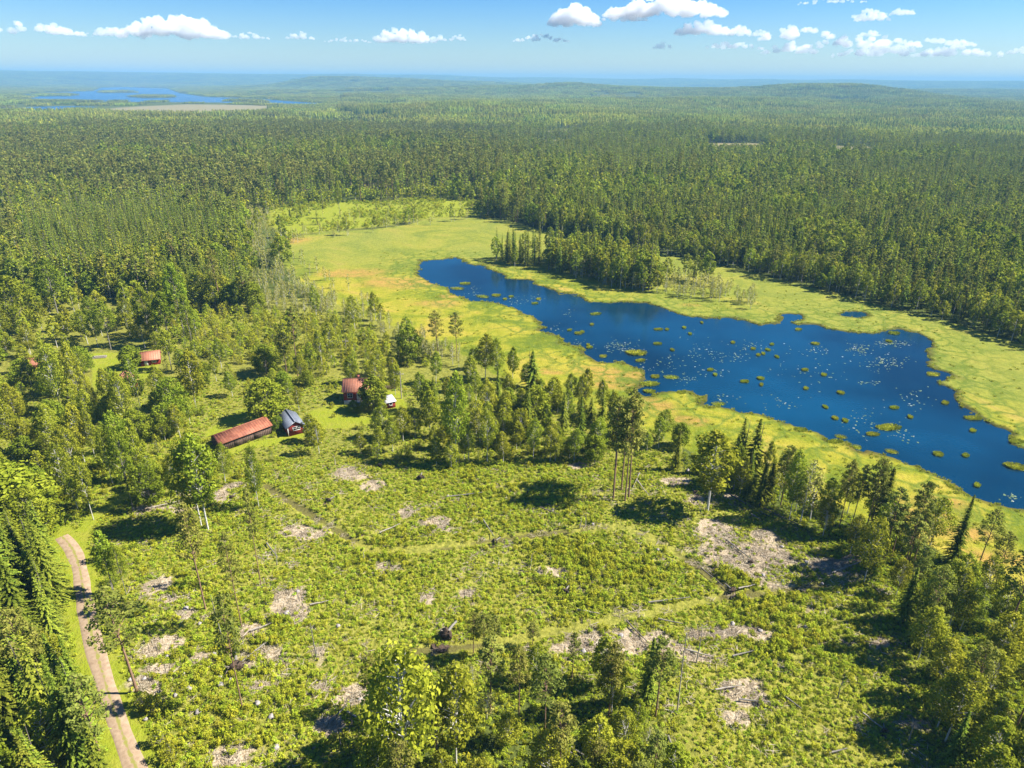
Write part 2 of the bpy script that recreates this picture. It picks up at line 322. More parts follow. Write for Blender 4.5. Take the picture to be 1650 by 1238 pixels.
ma = math_(nt_, 'ADD', attr(nt_, 'mid'), math_(nt_, 'MULTIPLY', math_(nt_, 'SUBTRACT', nn, .5), 1.4))
rc = mix(nt_, ramp(nt_, ma, [(.50, 0), (.72, .9)]), rc, (.20, .20, .04))
finish(nt_, rc, .95, .05, n5, .4, .05); M['road'] = m_

# ------------------------------------------------------------------ mesh helpers
class Geo:
    def __init__(s): s.v = []; s.f = []; s.m = []; s.t = []; s.n = 0
    def add(s, V, F, mat=0, tint=.5):
        V = np.asarray(V, float); F = np.asarray(F, int)
        s.v.append(V); s.f.append((F + s.n)); s.m.append(np.full(len(F), mat)); s.n += len(V)
        s.t.append(np.full(len(V), tint) if np.isscalar(tint) else np.asarray(tint))
        return s
    def merge(s, o, mat=None, off=None):
        for V, F, mm, t in zip(o.v, o.f, o.m, o.t): pass
        V = np.concatenate(o.v); base = s.n
        if off is not None: V = V + off
        s.v.append(V); s.t.append(np.concatenate(o.t)); s.n += len(V)
        for F, mm in zip(o.f, o.m): s.f.append(F + base); s.m.append(mm if mat is None else np.full(len(F), mat))
        return s
    def mesh(s, name, mats, smooth=False):
        V = np.concatenate(s.v); me = bpy.data.meshes.new(name)
        lt = np.concatenate([np.full(len(F), F.shape[1]) for F in s.f]); li = np.concatenate([F.ravel() for F in s.f])
        me.vertices.add(len(V)); me.vertices.foreach_set('co', V.ravel())
        me.loops.add(len(li)); me.loops.foreach_set('vertex_index', li.astype(np.int32))
        me.polygons.add(len(lt)); me.polygons.foreach_set('loop_start', (np.cumsum(lt) - lt).astype(np.int32))
        me.polygons.foreach_set('material_index', np.concatenate(s.m).astype(np.int32))
        if smooth: me.polygons.foreach_set('use_smooth', np.ones(len(lt), bool))
        a = me.attributes.new('tint', 'FLOAT', 'POINT'); a.data.foreach_set('value', np.concatenate(s.t).astype(np.float32))
        for m in mats: me.materials.append(m)
        me.update(calc_edges=True); return me
def tube(pts, rad, n=6, mat=0, tint=.5, g=None):
    g = g or Geo(); pts = np.asarray(pts, float); rad = np.asarray(rad, float) * np.ones(len(pts))
    k = len(pts); d = np.gradient(pts, axis=0); d /= np.linalg.norm(d, axis=1, keepdims=True) + 1e-9
    up = np.array([0, 0, 1.0]) if abs(d[0][2]) < .9 else np.array([1.0, 0, 0])
    a = np.cross(d, up); a /= np.linalg.norm(a, axis=1, keepdims=True) + 1e-9; b = np.cross(d, a)
    th = np.arange(n) * 2 * np.pi / n
    V = (pts[:, None] + rad[:, None, None] * (np.cos(th)[None, :, None] * a[:, None] + np.sin(th)[None, :, None] * b[:, None])).reshape(-1, 3)
    F = [(i * n + j, i * n + (j + 1) % n, (i + 1) * n + (j + 1) % n, (i + 1) * n + j) for i in range(k - 1) for j in range(n)]
    g.add(V, F, mat, tint)
    g.add(V[:n][::-1], [list(range(n))], mat, tint); g.add(V[-n:], [list(range(n))], mat, tint); return g
def boxg(x0, x1, y0, y1, z0, z1, g=None, mat=0):
    g = g or Geo()
    V = [(x0, y0, z0), (x1, y0, z0), (x1, y1, z0), (x0, y1, z0), (x0, y0, z1), (x1, y0, z1), (x1, y1, z1), (x0, y1, z1)]
    return g.add(V, [(0, 3, 2, 1), (4, 5, 6, 7), (0, 1, 5, 4), (1, 2, 6, 5), (2, 3, 7, 6), (3, 0, 4, 7)], mat)
def unit(v): return v / (np.linalg.norm(v, axis=-1, keepdims=True) + 1e-9)
def leaves(g, C, nrm, size, tint, asp=.6, mat=0, dirn=None, r=rng):
    """kite shaped leaf clumps at C with normals nrm"""
    n = len(C); nrm = unit(nrm)
    t = dirn if dirn is not None else r.normal(size=(n, 3))
    t = t - (t * nrm).sum(1, keepdims=True) * nrm; t = unit(t); b = np.cross(nrm, t)
    s = (np.ones(n) * size)[:, None]; k = r.uniform(.7, 1.3, (n, 4, 1))
    V = np.stack([C - t * s * k[:, 0], C + b * s * asp * k[:, 1] - nrm * s * .15, C + t * s * k[:, 2], C - b * s * asp * k[:, 3] - nrm * s * .1], 1).reshape(-1, 3)
    F = np.arange(4 * n).reshape(n, 4)
    g.add(V, F, mat, np.repeat(tint, 4)); return g

def blob_pts(r, n, c, rad, shell=.75):
    d = unit(r.normal(size=(n, 3))); q = r.uniform(shell, 1.05, (n, 1)); return c + d * rad * q, d

# ---- trees: each builder returns (trunk Geo, crown Geo); heights are real metres
def mk_spruce(seed, h, rad, lod):
    r = np.random.default_rng(seed); tr = Geo(); cr = Geo()
    r.random(); zs = np.linspace(0, h, 7); bend = np.stack([r.normal(0, .08) * zs / 4, r.normal(0, .08) * zs / 4, zs], 1)
    tube(bend, np.linspace(.011 * h + .05, .015, 7), 7 if lod == 0 else 4, g=tr)
    nw = {0: 44, 1: 20, 2: 13}[lod]; z0 = .06 * h + r.uniform(0, .08) * h
    C = []; D = []; Nn = []; S = []; Tn = []
    for i in range(nw):
        f = (i + r.uniform(-.3, .3)) / nw; f = min(max(f, 0), 1); z = z0 + (h - z0) * f
        L = rad * ((1 - f) ** .85) * r.uniform(.75, 1.12) * min(1, .55 + f * 4) + .12
        nb = {0: 8, 1: 6, 2: 6}[lod]; off = r.uniform(0, 6.28)
        for k in range(nb):
            a = off + k * 6.283 / nb + r.normal(0, .3); Lb = L * r.uniform(.5, 1.25); dz_ = r.normal(0, .22)
            ns = {0: max(3, int(Lb / .22)), 1: max(2, int(Lb / .7)), 2: max(1, int(Lb / 1.4))}[lod]
            rise = -.25 + .75 * f
            for s in range(ns):
                q = (s + .6) / ns; rr = Lb * q
                p = np.array([math.cos(a) * rr, math.sin(a) * rr, z + dz_ + rise * rr * .6 - .28 * rr * q + r.normal(0, .05)])
                m = 2 if lod == 0 else 1
                for e in range(m):
                    side = (e - .5) * .8 * (1 - q * .5) if m == 2 else 0
                    aa = a + side
                    C.append(p + np.array([-math.sin(a), math.cos(a), 0]) * side * .4 * (1.2 - q)); D.append([math.cos(aa) + r.normal(0, .25), math.sin(aa) + r.normal(0, .25), -.25 + .5 * f + r.normal(0, .2)])
                    Nn.append([math.cos(a) * .5 + r.normal(0, .25), math.sin(a) * .5 + r.normal(0, .25), .9])
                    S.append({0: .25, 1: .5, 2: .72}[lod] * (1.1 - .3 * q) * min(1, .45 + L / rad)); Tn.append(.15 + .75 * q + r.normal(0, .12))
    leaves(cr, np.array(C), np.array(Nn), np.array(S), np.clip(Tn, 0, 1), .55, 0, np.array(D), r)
    leaves(cr, np.array([[0, 0, h]] * 3) + r.normal(0, .05, (3, 3)), r.normal(size=(3, 3)) * [1, 1, .1], .35, np.full(3, .6), .3, 0, np.array([[0, 0, 1.]] * 3), r)
    return tr, cr
def cluster_tree(seed, h, z0, rad, prof, nb, per, leaf, lod, droop=0., flat=1.0, lim=.5, trunk_r=.012, upn=.5, lean=.02, fork=False, inner=.3, sides=7):
    """trunk, limbs to every leaf cluster, clusters spread through the crown volume"""
    r = np.random.default_rng(seed); tr = Geo(); cr = Geo()
    lx, ly = r.normal(0, lean, 2) * h
    kx = r.normal(0, .012, (7, 2)).cumsum(0) * h * .35
    tz = np.linspace(0, h * .97, 7); ax = np.stack([lx * (tz / h) ** 1.4 + kx[:, 0] * tz / h, ly * (tz / h) ** 1.4 + kx[:, 1] * tz / h, tz], 1)
    tube(ax, trunk_r * h * np.linspace(1.05, .12, 7) + .015, sides if lod == 0 else 4, g=tr)
    def axis(z): return np.array([np.interp(z, tz, ax[:, 0]), np.interp(z, tz, ax[:, 1]), z])
    for i in range(nb):
        f = ((i + r.uniform(0, 1)) / nb) ** .9; z = z0 + (h - z0) * f
        R0_ = rad * prof(f); a = i * 2.399 + r.normal(0, .4); q = math.sqrt(r.uniform(inner, 1)) if f < .96 else .1
        c = axis(z) + np.array([math.cos(a) * R0_ * q, math.sin(a) * R0_ * q, 0])
        br = rad * lim * r.uniform(.65, 1.25) * (.5 + .5 * prof(f))
        if lod == 0 or (lod == 1 and i % 2 == 0):
            s0 = axis(max(z - R0_ * q * .8, z0 * .75)); mid = (s0 + c) / 2 + np.array([0, 0, .05 * R0_])
            if lod < 2: tube([s0, mid, c], [trunk_r * h * .30 * (1.1 - f) + .02, .03 + .01 * rad * .5, .012], 4 if lod == 0 else 3, g=tr)
        n = int(per * (br / (rad * lim)) ** 1.5) + 2
        Pn, d = blob_pts(r, n, 0, 1.0, .45)
        Pn = Pn * np.array([br, br, br * flat]) + c; Pn[:, 2] -= droop * br * r.uniform(0, 1, n) ** 2
        nn = d * (1 - upn) + np.array([0, 0, upn]) + r.normal(0, .35, (n, 3))
        tb = r.normal(0, .12)
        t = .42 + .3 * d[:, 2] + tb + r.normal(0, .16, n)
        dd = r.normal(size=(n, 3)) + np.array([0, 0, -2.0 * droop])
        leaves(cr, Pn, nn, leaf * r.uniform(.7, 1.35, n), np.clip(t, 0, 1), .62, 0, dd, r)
    return tr, cr
P_ov = lambda f: math.sin(math.pi * min(.98, (f * .82 + .16)) ** .9) ** .8
P_con = lambda f: (1 - f) ** .7 * min(1, .5 + 3 * f)
P_um = lambda f: math.sqrt(max(0, 1 - (f * .98) ** 2.6)) * min(1, .6 + 2 * f)
P_tall = lambda f: max(.06, 1 - abs(f - .34) ** 1.5 / (.235 if f < .34 else .62)) ** .8
def mk_birch(s, h, rad, lod): return cluster_tree(s, h, h * .30, rad, P_tall, (54, 26, 14)[lod], (80, 32, 13)[lod], (.19, .36, .62)[lod], lod, .3, 1.05, .38, .0078, .3, .03)
def mk_bogbirch(s, h, rad, lod): return cluster_tree(s, h, h * .25, rad, P_tall, (26, 14, 8)[lod], (30, 13, 6)[lod], (.14, .26, .5)[lod], lod, .3, 1.2, .42, .008, .2, .04)
def mk_pine(s, h, rad, lod): return cluster_tree(s, h, h * .52, rad, P_um, (40, 20, 12)[lod], (52, 24, 11)[lod], (.20, .42, .7)[lod], lod, 0., .5, .40, .0085, .45, .02, inner=.25)
def mk_broad(s, h, rad, lod): return cluster_tree(s, h, h * .20, rad, P_ov, (56, 28, 16)[lod], (100, 36, 15)[lod], (.25, .46, .8)[lod], lod, .1, .85, .38, .013, .3, .02, inner=.35)
def mk_aspen(s, h, rad, lod): return cluster_tree(s, h, h * .42, rad, P_ov, (44, 22, 13)[lod], (80, 32, 14)[lod], (.23, .42, .7)[lod], lod, .15, 1.0, .36, .009, .3, .02, inner=.25)
def mk_sapling(s, h, rad, lod): return cluster_tree(s, h, h * .05, rad, P_tall, (22, 10, 6)[lod], (34, 16, 7)[lod], (.17, .32, .6)[lod], lod, .1, 1.2, .42, .008, .3, .04, inner=.15)

KINDS = {   # kind: (builder, crown material, trunk material, variants [(h, rad)] , category, trunk sides)
    'spruce_tree': (mk_spruce, 'spruce', 'bark_spruce', [(16, 2.7), (19, 3.1), (13, 2.5), (17, 2.4), (21, 3.4)]),
    'pine_tree': (mk_pine, 'pine', 'bark_pine', [(18, 2.3), (20, 2.6), (16, 2.4), (19, 2.0)]),
    'birch_tree': (mk_birch, 'birch', 'bark_birch', [(13, 2.7), (15, 3.0), (11, 2.6), (14, 2.4), (12, 3.1)]),
    'slender_birch': (mk_bogbirch, 'bogbirch', 'bark_birch', [(7, 1.3), (8, 1.5), (6, 1.4), (9, 1.5)]),
    'broadleaf_tree': (mk_broad, 'broad', 'bark_grey', [(12, 4.2), (10, 3.8), (14, 4.6), (9, 3.2)]),
    'aspen_tree': (mk_aspen, 'broad', 'bark_grey', [(17, 3.0), (15, 2.6), (19, 3.4)]),
    'young_tree': (mk_sapling, 'sapling', 'bark_grey', [(4.5, 1.5), (3.5, 1.5), (5.5, 1.8), (6.5, 2.0)]),
}
srcs = {}
VAR = {}   # kind -> lod -> list of dict(h, trunk, crown, joined)
seed = 100
for kd, (fn, cm, tm, vs) in KINDS.items():
    VAR[kd] = {}
    for lod in (0, 1, 2):
        L = []
        for (h, rd) in vs:
            seed += 1
            tr, cr = fn(seed, h, rd, lod)
            j = Geo().merge(cr, 0).merge(tr, 1)
            e = {'h': h, 'joined': j.mesh(kd, [M[cm], M[tm]])}
            if lod == 0:
                e['trunk'] = tr.mesh('trunk', [M[tm]], True); e['crown'] = cr.mesh('crown', [M[cm]])
            L.append(e)
        VAR[kd][lod] = L
print('tree kinds', round(time.time() - T0, 1), {k: [len(v['joined'].polygons) for v in VAR[k][0]] for k in VAR})

# ------------------------------------------------------------------ objects
COL = sc.collection
def link(o, parent=None):
    COL.objects.link(o)
    if parent is not None: o.parent = parent
    return o
def tag(o, label, cat, group=None, kind=None):
    if label: o['label'] = label
    if cat: o['category'] = cat
    if group: o['group'] = group
    if kind: o['kind'] = kind
    return o
def obj(name, me, parent=None): return link(bpy.data.objects.new(name, me), parent)
def empty(name, x, y, z, rz=0):
    o = bpy.data.objects.new(name, None); o.empty_display_size = .3; o.location = (x, y, z); o.rotation_euler = (0, 0, rz); return link(o)
def scatter(name, pts, rot, scl, idx, meshes, label, cat, tilt=None):
    """one object of many small copies (geometry nodes)"""
    c = bpy.data.collections.new(name + '_pieces')
    for i, m in enumerate(meshes): c.objects.link(bpy.data.objects.new('%s_piece_%02d' % (name, i), m))
    me = bpy.data.meshes.new(name); n = len(pts)
    me.vertices.add(n); me.vertices.foreach_set('co', np.asarray(pts, np.float32).ravel())
    if tilt is None: tilt = np.zeros((n, 2))
    rv = np.stack([tilt[:, 0], tilt[:, 1], rot], 1).astype(np.float32)
    a = me.attributes.new('rot', 'FLOAT_VECTOR', 'POINT'); a.data.foreach_set('vector', rv.ravel())
    if scl.ndim == 1: scl = np.stack([scl] * 3, 1)
    a = me.attributes.new('scl', 'FLOAT_VECTOR', 'POINT'); a.data.foreach_set('vector', scl.astype(np.float32).ravel())
    a = me.attributes.new('idx', 'INT', 'POINT'); a.data.foreach_set('value', idx.astype(np.int32))
    o = obj(name, me); tag(o, label, cat, None, 'stuff')
    ng = bpy.data.node_groups.new(name + '_nodes', 'GeometryNodeTree')
    ng.interface.new_socket('Geometry', in_out='INPUT', socket_type='NodeSocketGeometry'); ng.interface.new_socket('Geometry', in_out='OUTPUT', socket_type='NodeSocketGeometry')
    gi = ng.nodes.new('NodeGroupInput'); go = ng.nodes.new('NodeGroupOutput')
    ci = ng.nodes.new('GeometryNodeCollectionInfo'); ci.inputs['Collection'].default_value = c
    ci.inputs['Separate Children'].default_value = True; ci.inputs['Reset Children'].default_value = True
    ip = ng.nodes.new('GeometryNodeInstanceOnPoints'); ip.inputs['Pick Instance'].default_value = True
    def na(nm, ty):
        q = ng.nodes.new('GeometryNodeInputNamedAttribute'); q.data_type = ty; q.inputs[0].default_value = nm; return q.outputs[0]
    L = ng.links.new
    L(gi.outputs[0], ip.inputs['Points']); L(ci.outputs[0], ip.inputs['Instance']); L(na('idx', 'INT'), ip.inputs['Instance Index'])
    L(na('rot', 'FLOAT_VECTOR'), ip.inputs['Rotation']); L(na('scl', 'FLOAT_VECTOR'), ip.inputs['Scale'])
    L(ip.outputs[0], go.inputs[0])
    md = o.modifiers.new('scatter', 'NODES'); md.node_group = ng
    return o

# ------------------------------------------------------------------ the ground: one polar sheet, split where the cover changes
rr = [2.0, 10.0, 20.0, 28.0]
while rr[-1] < 15500:
    q = rr[-1]; rr.append(q * (1.0052 if q < 620 else 1.011 if q < 2500 else 1.02))
rr = np.array(rr)
aa = np.concatenate([np.radians(np.arange(-44, 44.01, .115)), np.radians(np.arange(48, 316.1, 4))])
nr, na_ = len(rr), len(aa)
RR, AA = np.meshgrid(rr, aa, indexing='ij'); X = (RR * np.sin(AA)).ravel(); Y = (RR * np.cos(AA)).ravel()
Z = ground_z(X, Y)
fi = np.arange(nr - 1)[:, None] * na_ + np.arange(na_)[None]; fj = np.arange(nr - 1)[:, None] * na_ + ((np.arange(na_) + 1) % na_)[None]
FQ = np.stack([fi, fj, fj + na_, fi + na_], -1).reshape(-1, 4)[:, ::-1]
AT = {}
sb = sdf(X, Y, wBOG, 60); near = np.hypot(X, Y) < 900
ff = np.zeros(len(X)) - 1e3
AT['bog'] = ss(-4, 4, sb)
sp = pond_s(X, Y)
AT['mud'] = ss(-2.2, .2, sp) * .9
AT['shore'] = ss(-26, -6, sp)
u_, v_, d_ = P(X, Y, 0 * X); dep = d_ > 1
AT['pale'] = np.where(dep, np.maximum(1 - ss(400, 470, v_) , ss(860, 1100, u_) * (1 - ss(520, 600, v_ - (u_ - 1200) * .25))), 0) * (AT['bog'] > 0) * (.55 + .45 * vn(X, Y, 30, 8))
am = np.zeros(len(X))
for (u, v, a, b) in [(1045,655,55,16),(985,620,50,10),(720,478,18,4),(1010,605,45,9),(1115,678,34,8),(1300,445,60,6),(1250,505,0.1,.1),(1110,492,22,3),(1390,470,70,5),(1500,810,60,12),(1560,860,60,14),(1600,900,60,16),(560,440,60,8),(640,455,60,10),(700,490,60,8),(470,388,30,5),(890,600,30,6),(960,600,40,10),(1480,830,60,12)]:
    p = G([u, u + a, u], [v, v, v - b]); c = p[0]
    am = np.maximum(am, 1 - ss(.35, 1.25, np.hypot((X - c[0]) / max(abs(p[1][0] - c[0]), 1), (Y - c[1]) / max(abs(p[2][1] - c[1]), 1)) + (fbm(X, Y, 9, 14) - .5) * 1.1))
AT['amber'] = am
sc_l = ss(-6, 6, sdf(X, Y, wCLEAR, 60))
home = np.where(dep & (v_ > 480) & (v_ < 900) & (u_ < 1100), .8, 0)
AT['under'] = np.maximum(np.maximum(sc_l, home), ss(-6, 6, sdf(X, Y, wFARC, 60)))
lw = np.zeros(len(X))
for L in wLAWN: lw = np.maximum(lw, ss(-1.5, 1.5, sdf(X, Y, L, 20)))
for L in wTRACK: lw = np.maximum(lw, 1 - ss(.8, 3.0, segdist(X, Y, L, False)))
lw = np.maximum(lw, (1 - ss(2.0, 4.5, segdist(X, Y, wROAD, False))) * .8)
lw = np.maximum(lw, .75 * ss(-4, 6, sdf(X, Y, wFARC, 60)))
AT['lawn'] = lw
ba = np.zeros(len(X))
def bare_at(x, y):
    b = np.zeros(len(x)); nz = (fbm(x, y, 4.5, 51, 4) - .5) * 2.6
    for (cx, cy_, a, b_) in wBARE:
        m = (np.abs(x - cx) < a * 2.2 + 2) & (np.abs(y - cy_) < b_ * 2.2 + 2)
        b[m] = np.maximum(b[m], 1 - ss(.2, 1.35, np.hypot((x[m] - cx) / a, (y[m] - cy_) / b_) + nz[m]))
    return b
AT['bare'] = bare_at(X, Y)
dt = np.zeros(len(X))
for L in wDITCH: dt = np.maximum(dt, (1 - ss(.3, 1.6, segdist(X, Y, L, False))) * (.05 + 1.05 * vn(X, Y, 6, 61)))
AT['ditch'] = dt
be = ss(-30, 30, sdf(X, Y, wMARSH, 200))
for L in wFF: be = np.maximum(be, ss(-6, 6, sdf(X, Y, L, 60)))
AT['beige'] = be
Z = Z - .35 * dt * (dt > .3)
def sheet(name, fmask, z, mat, kind='structure', label=None, attrs=AT):
    F = FQ[fmask]; used = np.unique(F); mp = np.zeros(len(X), int); mp[used] = np.arange(len(used))
    me = bpy.data.meshes.new(name); me.vertices.add(len(used)); me.vertices.foreach_set('co', np.stack([X[used], Y[used], z[used]], 1).astype(np.float32).ravel())
    F = mp[F]; me.loops.add(F.size); me.loops.foreach_set('vertex_index', F.astype(np.int32).ravel()); me.polygons.add(len(F))
    me.polygons.foreach_set('loop_start', (np.arange(len(F)) * 4).astype(np.int32)); me.polygons.foreach_set('use_smooth', np.ones(len(F), bool))
    for k, v in attrs.items():
        a = me.attributes.new(k, 'FLOAT', 'POINT'); a.data.foreach_set('value', v[used].astype(np.float32))
    me.materials.append(mat); me.update(calc_edges=True); o = obj(name, me); o['kind'] = kind
    if label: o['label'] = label
    return o
fb = (sb[FQ].mean(1) > 0)
fm_ = (sdf(X, Y, wMARSH, 200)[FQ].mean(1) > 0)
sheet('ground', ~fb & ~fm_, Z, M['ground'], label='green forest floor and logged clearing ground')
sheet('bog', fb, Z, M['ground'], label='yellow green bog around the blue pond')
sheet('marsh', fm_, Z, M['ground'], label='beige marsh in front of the distant lake')
sheet('pond', (sp[FQ].max(1) > -2.5), np.full(len(X), -.12), M['water'], attrs={}, label='dark blue pond dotted with green tussocks')
lk = np.full(len(X), -1e3)
for L in wLAKE: lk = np.maximum(lk, sdf(X, Y, L, 300))
sheet('lake', (lk[FQ].max(1) > -40), np.full(len(X), -.8), M['lakewater'], attrs={}, label='wide blue lake near the horizon')
# road strip
def resample(pl, step):
    pl = np.asarray(pl); d = np.r_[0, np.cumsum(np.linalg.norm(np.diff(pl, axis=0), axis=1))]; s = np.arange(0, d[-1], step)
    x = np.interp(s, d, pl[:, 0]); y = np.interp(s, d, pl[:, 1])
    k = np.ones(9) / 9; xp = np.convolve(np.pad(x, 4, 'edge'), k, 'valid'); yp = np.convolve(np.pad(y, 4, 'edge'), k, 'valid'); return np.stack([xp, yp], 1)
rp = resample(wROAD, .8); tdir = np.gradient(rp, axis=0); tdir = unit(tdir); nrm = np.stack([tdir[:, 1], -tdir[:, 0]], 1)
offs = np.array([-1.25, -.95, -.36, 0, .36, .95, 1.25]); wob = 1 + (vn(rp[:, 0], rp[:, 1], 3, 71) - .5) * .25
RV = rp[:, None] + nrm[:, None] * offs[None, :, None] * wob[:, None, None]
rx, ry = RV[..., 0].ravel(), RV[..., 1].ravel(); rzv = ground_z(rx, ry)
rz = np.repeat(ground_z(rp[:, 0], rp[:, 1]), 7) + .10 + np.tile([-.16, .0, -.03, .03, -.03, 0, -.16], len(rp))
g = Geo(); k = len(rp); F = [(i * 7 + j, i * 7 + j + 1, (i + 1) * 7 + j + 1, (i + 1) * 7 + j) for i in range(k - 1) for j in range(6)]
g.add(np.stack([rx, ry, rz], 1), F); me = g.mesh('road', [M['road']], True)
a = me.attributes.new('mid', 'FLOAT', 'POINT'); a.data.foreach_set('value', np.tile([0.3, 0, .3, .8, .3, 0, .3], k).astype(np.float32))
o = obj('road', me); o['kind'] = 'structure'; o['label'] = 'pale gravel forest road at the left edge'
print('ground', round(time.time() - T0, 1), len(X))

# ------------------------------------------------------------------ buildings
def add_part(name, g, mats, parent, smooth=False, label=None):
    o = obj(name, g.mesh(name, mats, smooth), parent)
    if label: o['label'] = label
    return o
def gable(L, Wd, hw, hr):
    g = boxg(-L / 2, L / 2, -Wd / 2, Wd / 2, 0, hw)
    for s in (-1, 1):
        x = s * L / 2; g.add([(x, -Wd / 2, hw), (x, Wd / 2, hw), (x, 0, hw + hr)], [(0, 1, 2) if s > 0 else (0, 2, 1)])
    return g
def roofg(L, Wd, hw, hr, ov=.4, th=.08, ribs=True):
    g = Geo(); sl = hr / (Wd / 2); x0, x1 = -L / 2 - ov, L / 2 + ov; yb = Wd / 2 + ov
    for s in (-1, 1):
        V = [(x0, s * yb, hw - sl * ov), (x1, s * yb, hw - sl * ov), (x1, 0, hw + hr), (x0, 0, hw + hr)]; V2 = [(a, b, c + th + .02) for a, b, c in V]
        g.add(V + V2, [(0, 1, 2, 3), (4, 7, 6, 5), (0, 4, 5, 1), (1, 5, 6, 2), (3, 2, 6, 7), (0, 3, 7, 4)])
        if ribs:
            for x in np.arange(x0 + .3, x1, .6):
                g.add([(x - .03, s * yb, hw - sl * ov + th + .03), (x + .03, s * yb, hw - sl * ov + th + .03), (x + .03, 0, hw + hr + th + .05), (x - .03, 0, hw + hr + th + .05),
                       (x - .03, s * yb, hw - sl * ov + th + .07), (x + .03, s * yb, hw - sl * ov + th + .07), (x + .03, 0, hw + hr + th + .09), (x - .03, 0, hw + hr + th + .09)], [(4, 5, 6, 7), (0, 1, 5, 4), (0, 4, 7, 3), (1, 2, 6, 5)])
    boxg(x0, x1, -.12, .12, hw + hr + th - .02, hw + hr + th + .10, g); return g
def window(parent, x, y, z, w_, h_, ax='y', s=-1, cross=True):
    """frame with its pane; ax = facing axis"""
    def tr(g):
        for i, V in enumerate(g.v):
            a = V.copy()
            if ax == 'y': g.v[i] = np.stack([x + a[:, 0], y + s * a[:, 1], z + a[:, 2]], 1)
            else: g.v[i] = np.stack([x + s * a[:, 1], y + a[:, 0], z + a[:, 2]], 1)
        return g
    fr = Geo(); t = .12
    boxg(-w_ / 2 - t, w_ / 2 + t, .0, .06, -t, 0, fr); boxg(-w_ / 2 - t, w_ / 2 + t, .0, .06, h_, h_ + t, fr)
    boxg(-w_ / 2 - t, -w_ / 2, 0, .06, 0, h_, fr); boxg(w_ / 2, w_ / 2 + t, 0, .06, 0, h_, fr)
    if cross:
        boxg(-.03, .03, .0, .055, 0, h_, fr); boxg(-w_ / 2, -.03, 0, .052, h_ * .55, h_ * .55 + .05, fr); boxg(.03, w_ / 2, 0, .052, h_ * .55, h_ * .55 + .05, fr)
    f = add_part('window', tr(fr), [M['white']], parent); pg = boxg(-w_ / 2, w_ / 2, .005, .02, 0, h_)
    add_part('pane', tr(pg), [M['glass']], f); return f
def place(px0, px1, mid=None):
    """ground position and heading from two ground pixels along the long side"""
    a = np.array(g1(*px0)); b = np.array(g1(*px1)); d = b - a; return (a + b) / 2, math.atan2(d[1], d[0]), np.linalg.norm(d)

def cottage():
    x, y = g1(580, 650); rz = R(4); z = gz(x, y)
    t = empty('cottage', x, y + 2.6, z, rz); tag(t, 'small red wooden cottage with orange roof and stone foundation, behind a round tree', 'house')
    L, Wd, f, hw, hr = 8.0, 6.0, 1.15, 2.6, 2.0
    add_part('foundation', boxg(-L / 2 - .05, L / 2 + .05, -Wd / 2 - .05, Wd / 2 + .05, -.4, f), [M['stone']], t)
    g = gable(L, Wd, hw, hr)
    for i in range(len(g.v)): g.v[i] = g.v[i] + [0, 0, f + .003]
    add_part('wall', g, [M['redwall']], t)
    g = roofg(L, Wd, hw, hr, .4)
    for i in range(len(g.v)): g.v[i] = g.v[i] + [0, 0, f + .01]
    rf = add_part('roof', g, [M['rooforange']], t)
    add_part('chimney', boxg(.2 - 1, .9 - 1, .1, .8, f + hw + hr - .6, f + hw + hr + .9), [M['brick']], rf)
    for sx in (-2.4, 1.9): window(t, sx, -Wd / 2, f + .8, 1.1, 1.15, 'y', -1)
    window(t, -L / 2, 0, f + .9, 1.0, 1.1, 'x', -1); window(t, L / 2, 0, f + .9, 1.0, 1.1, 'x', 1)
    window(t, -1.5, Wd / 2, f + .8, 1.0, 1.1, 'y', 1)
    dr = add_part('door', boxg(-.75, .25, -Wd / 2 - .07, -Wd / 2 + .0, f + .02, f + 2.05), [M['white']], t)
    add_part('pane', boxg(-.45, -.05, -Wd / 2 - .085, -Wd / 2 - .072, f + 1.2, f + 1.75), [M['glass']], dr)
    add_part('porch_step', boxg(-1.6, 1.0, -Wd / 2 - 1.5, -Wd / 2 - .06, -.3, f - .05), [M['stone']], t)
cottage()
def barn():
    (c, rz, L) = place((358, 727), (437, 697)); z = gz(*c); Wd = 4.6; hw, hr = 2.3, 1.1
    n = np.array([-math.sin(rz), math.cos(rz)]); p = c + n * Wd / 2
    t = empty('long_barn', p[0], p[1], z, rz); tag(t, 'long low barn with rusty orange tin roof and dark weathered boards', 'barn')
    add_part('wall', gable(L, Wd, hw, hr), [M['oldwall']], t)
    add_part('roof', roofg(L, Wd, hw, hr, .45), [M['roofrust']], t)
    g = Geo()
    for xx in np.arange(-L / 2 + .5, L / 2, .42): boxg(xx, xx + .16, -Wd / 2 - .025, -Wd / 2 - .002, 0.05, hw - .1, g)
    add_part('board_batten', g, [M['oldwall']], t)
    for xx in (-L * .18, L * .22):
        d = add_part('door', boxg(xx - .9, xx + .9, -Wd / 2 - .07, -Wd / 2 - .03, .05, 2.0), [M['soil']], t)
        add_part('crossbar', boxg(xx - .85, xx + .85, -Wd / 2 - .10, -Wd / 2 - .072, 1.0, 1.15), [M['oldwall']], d)
barn()
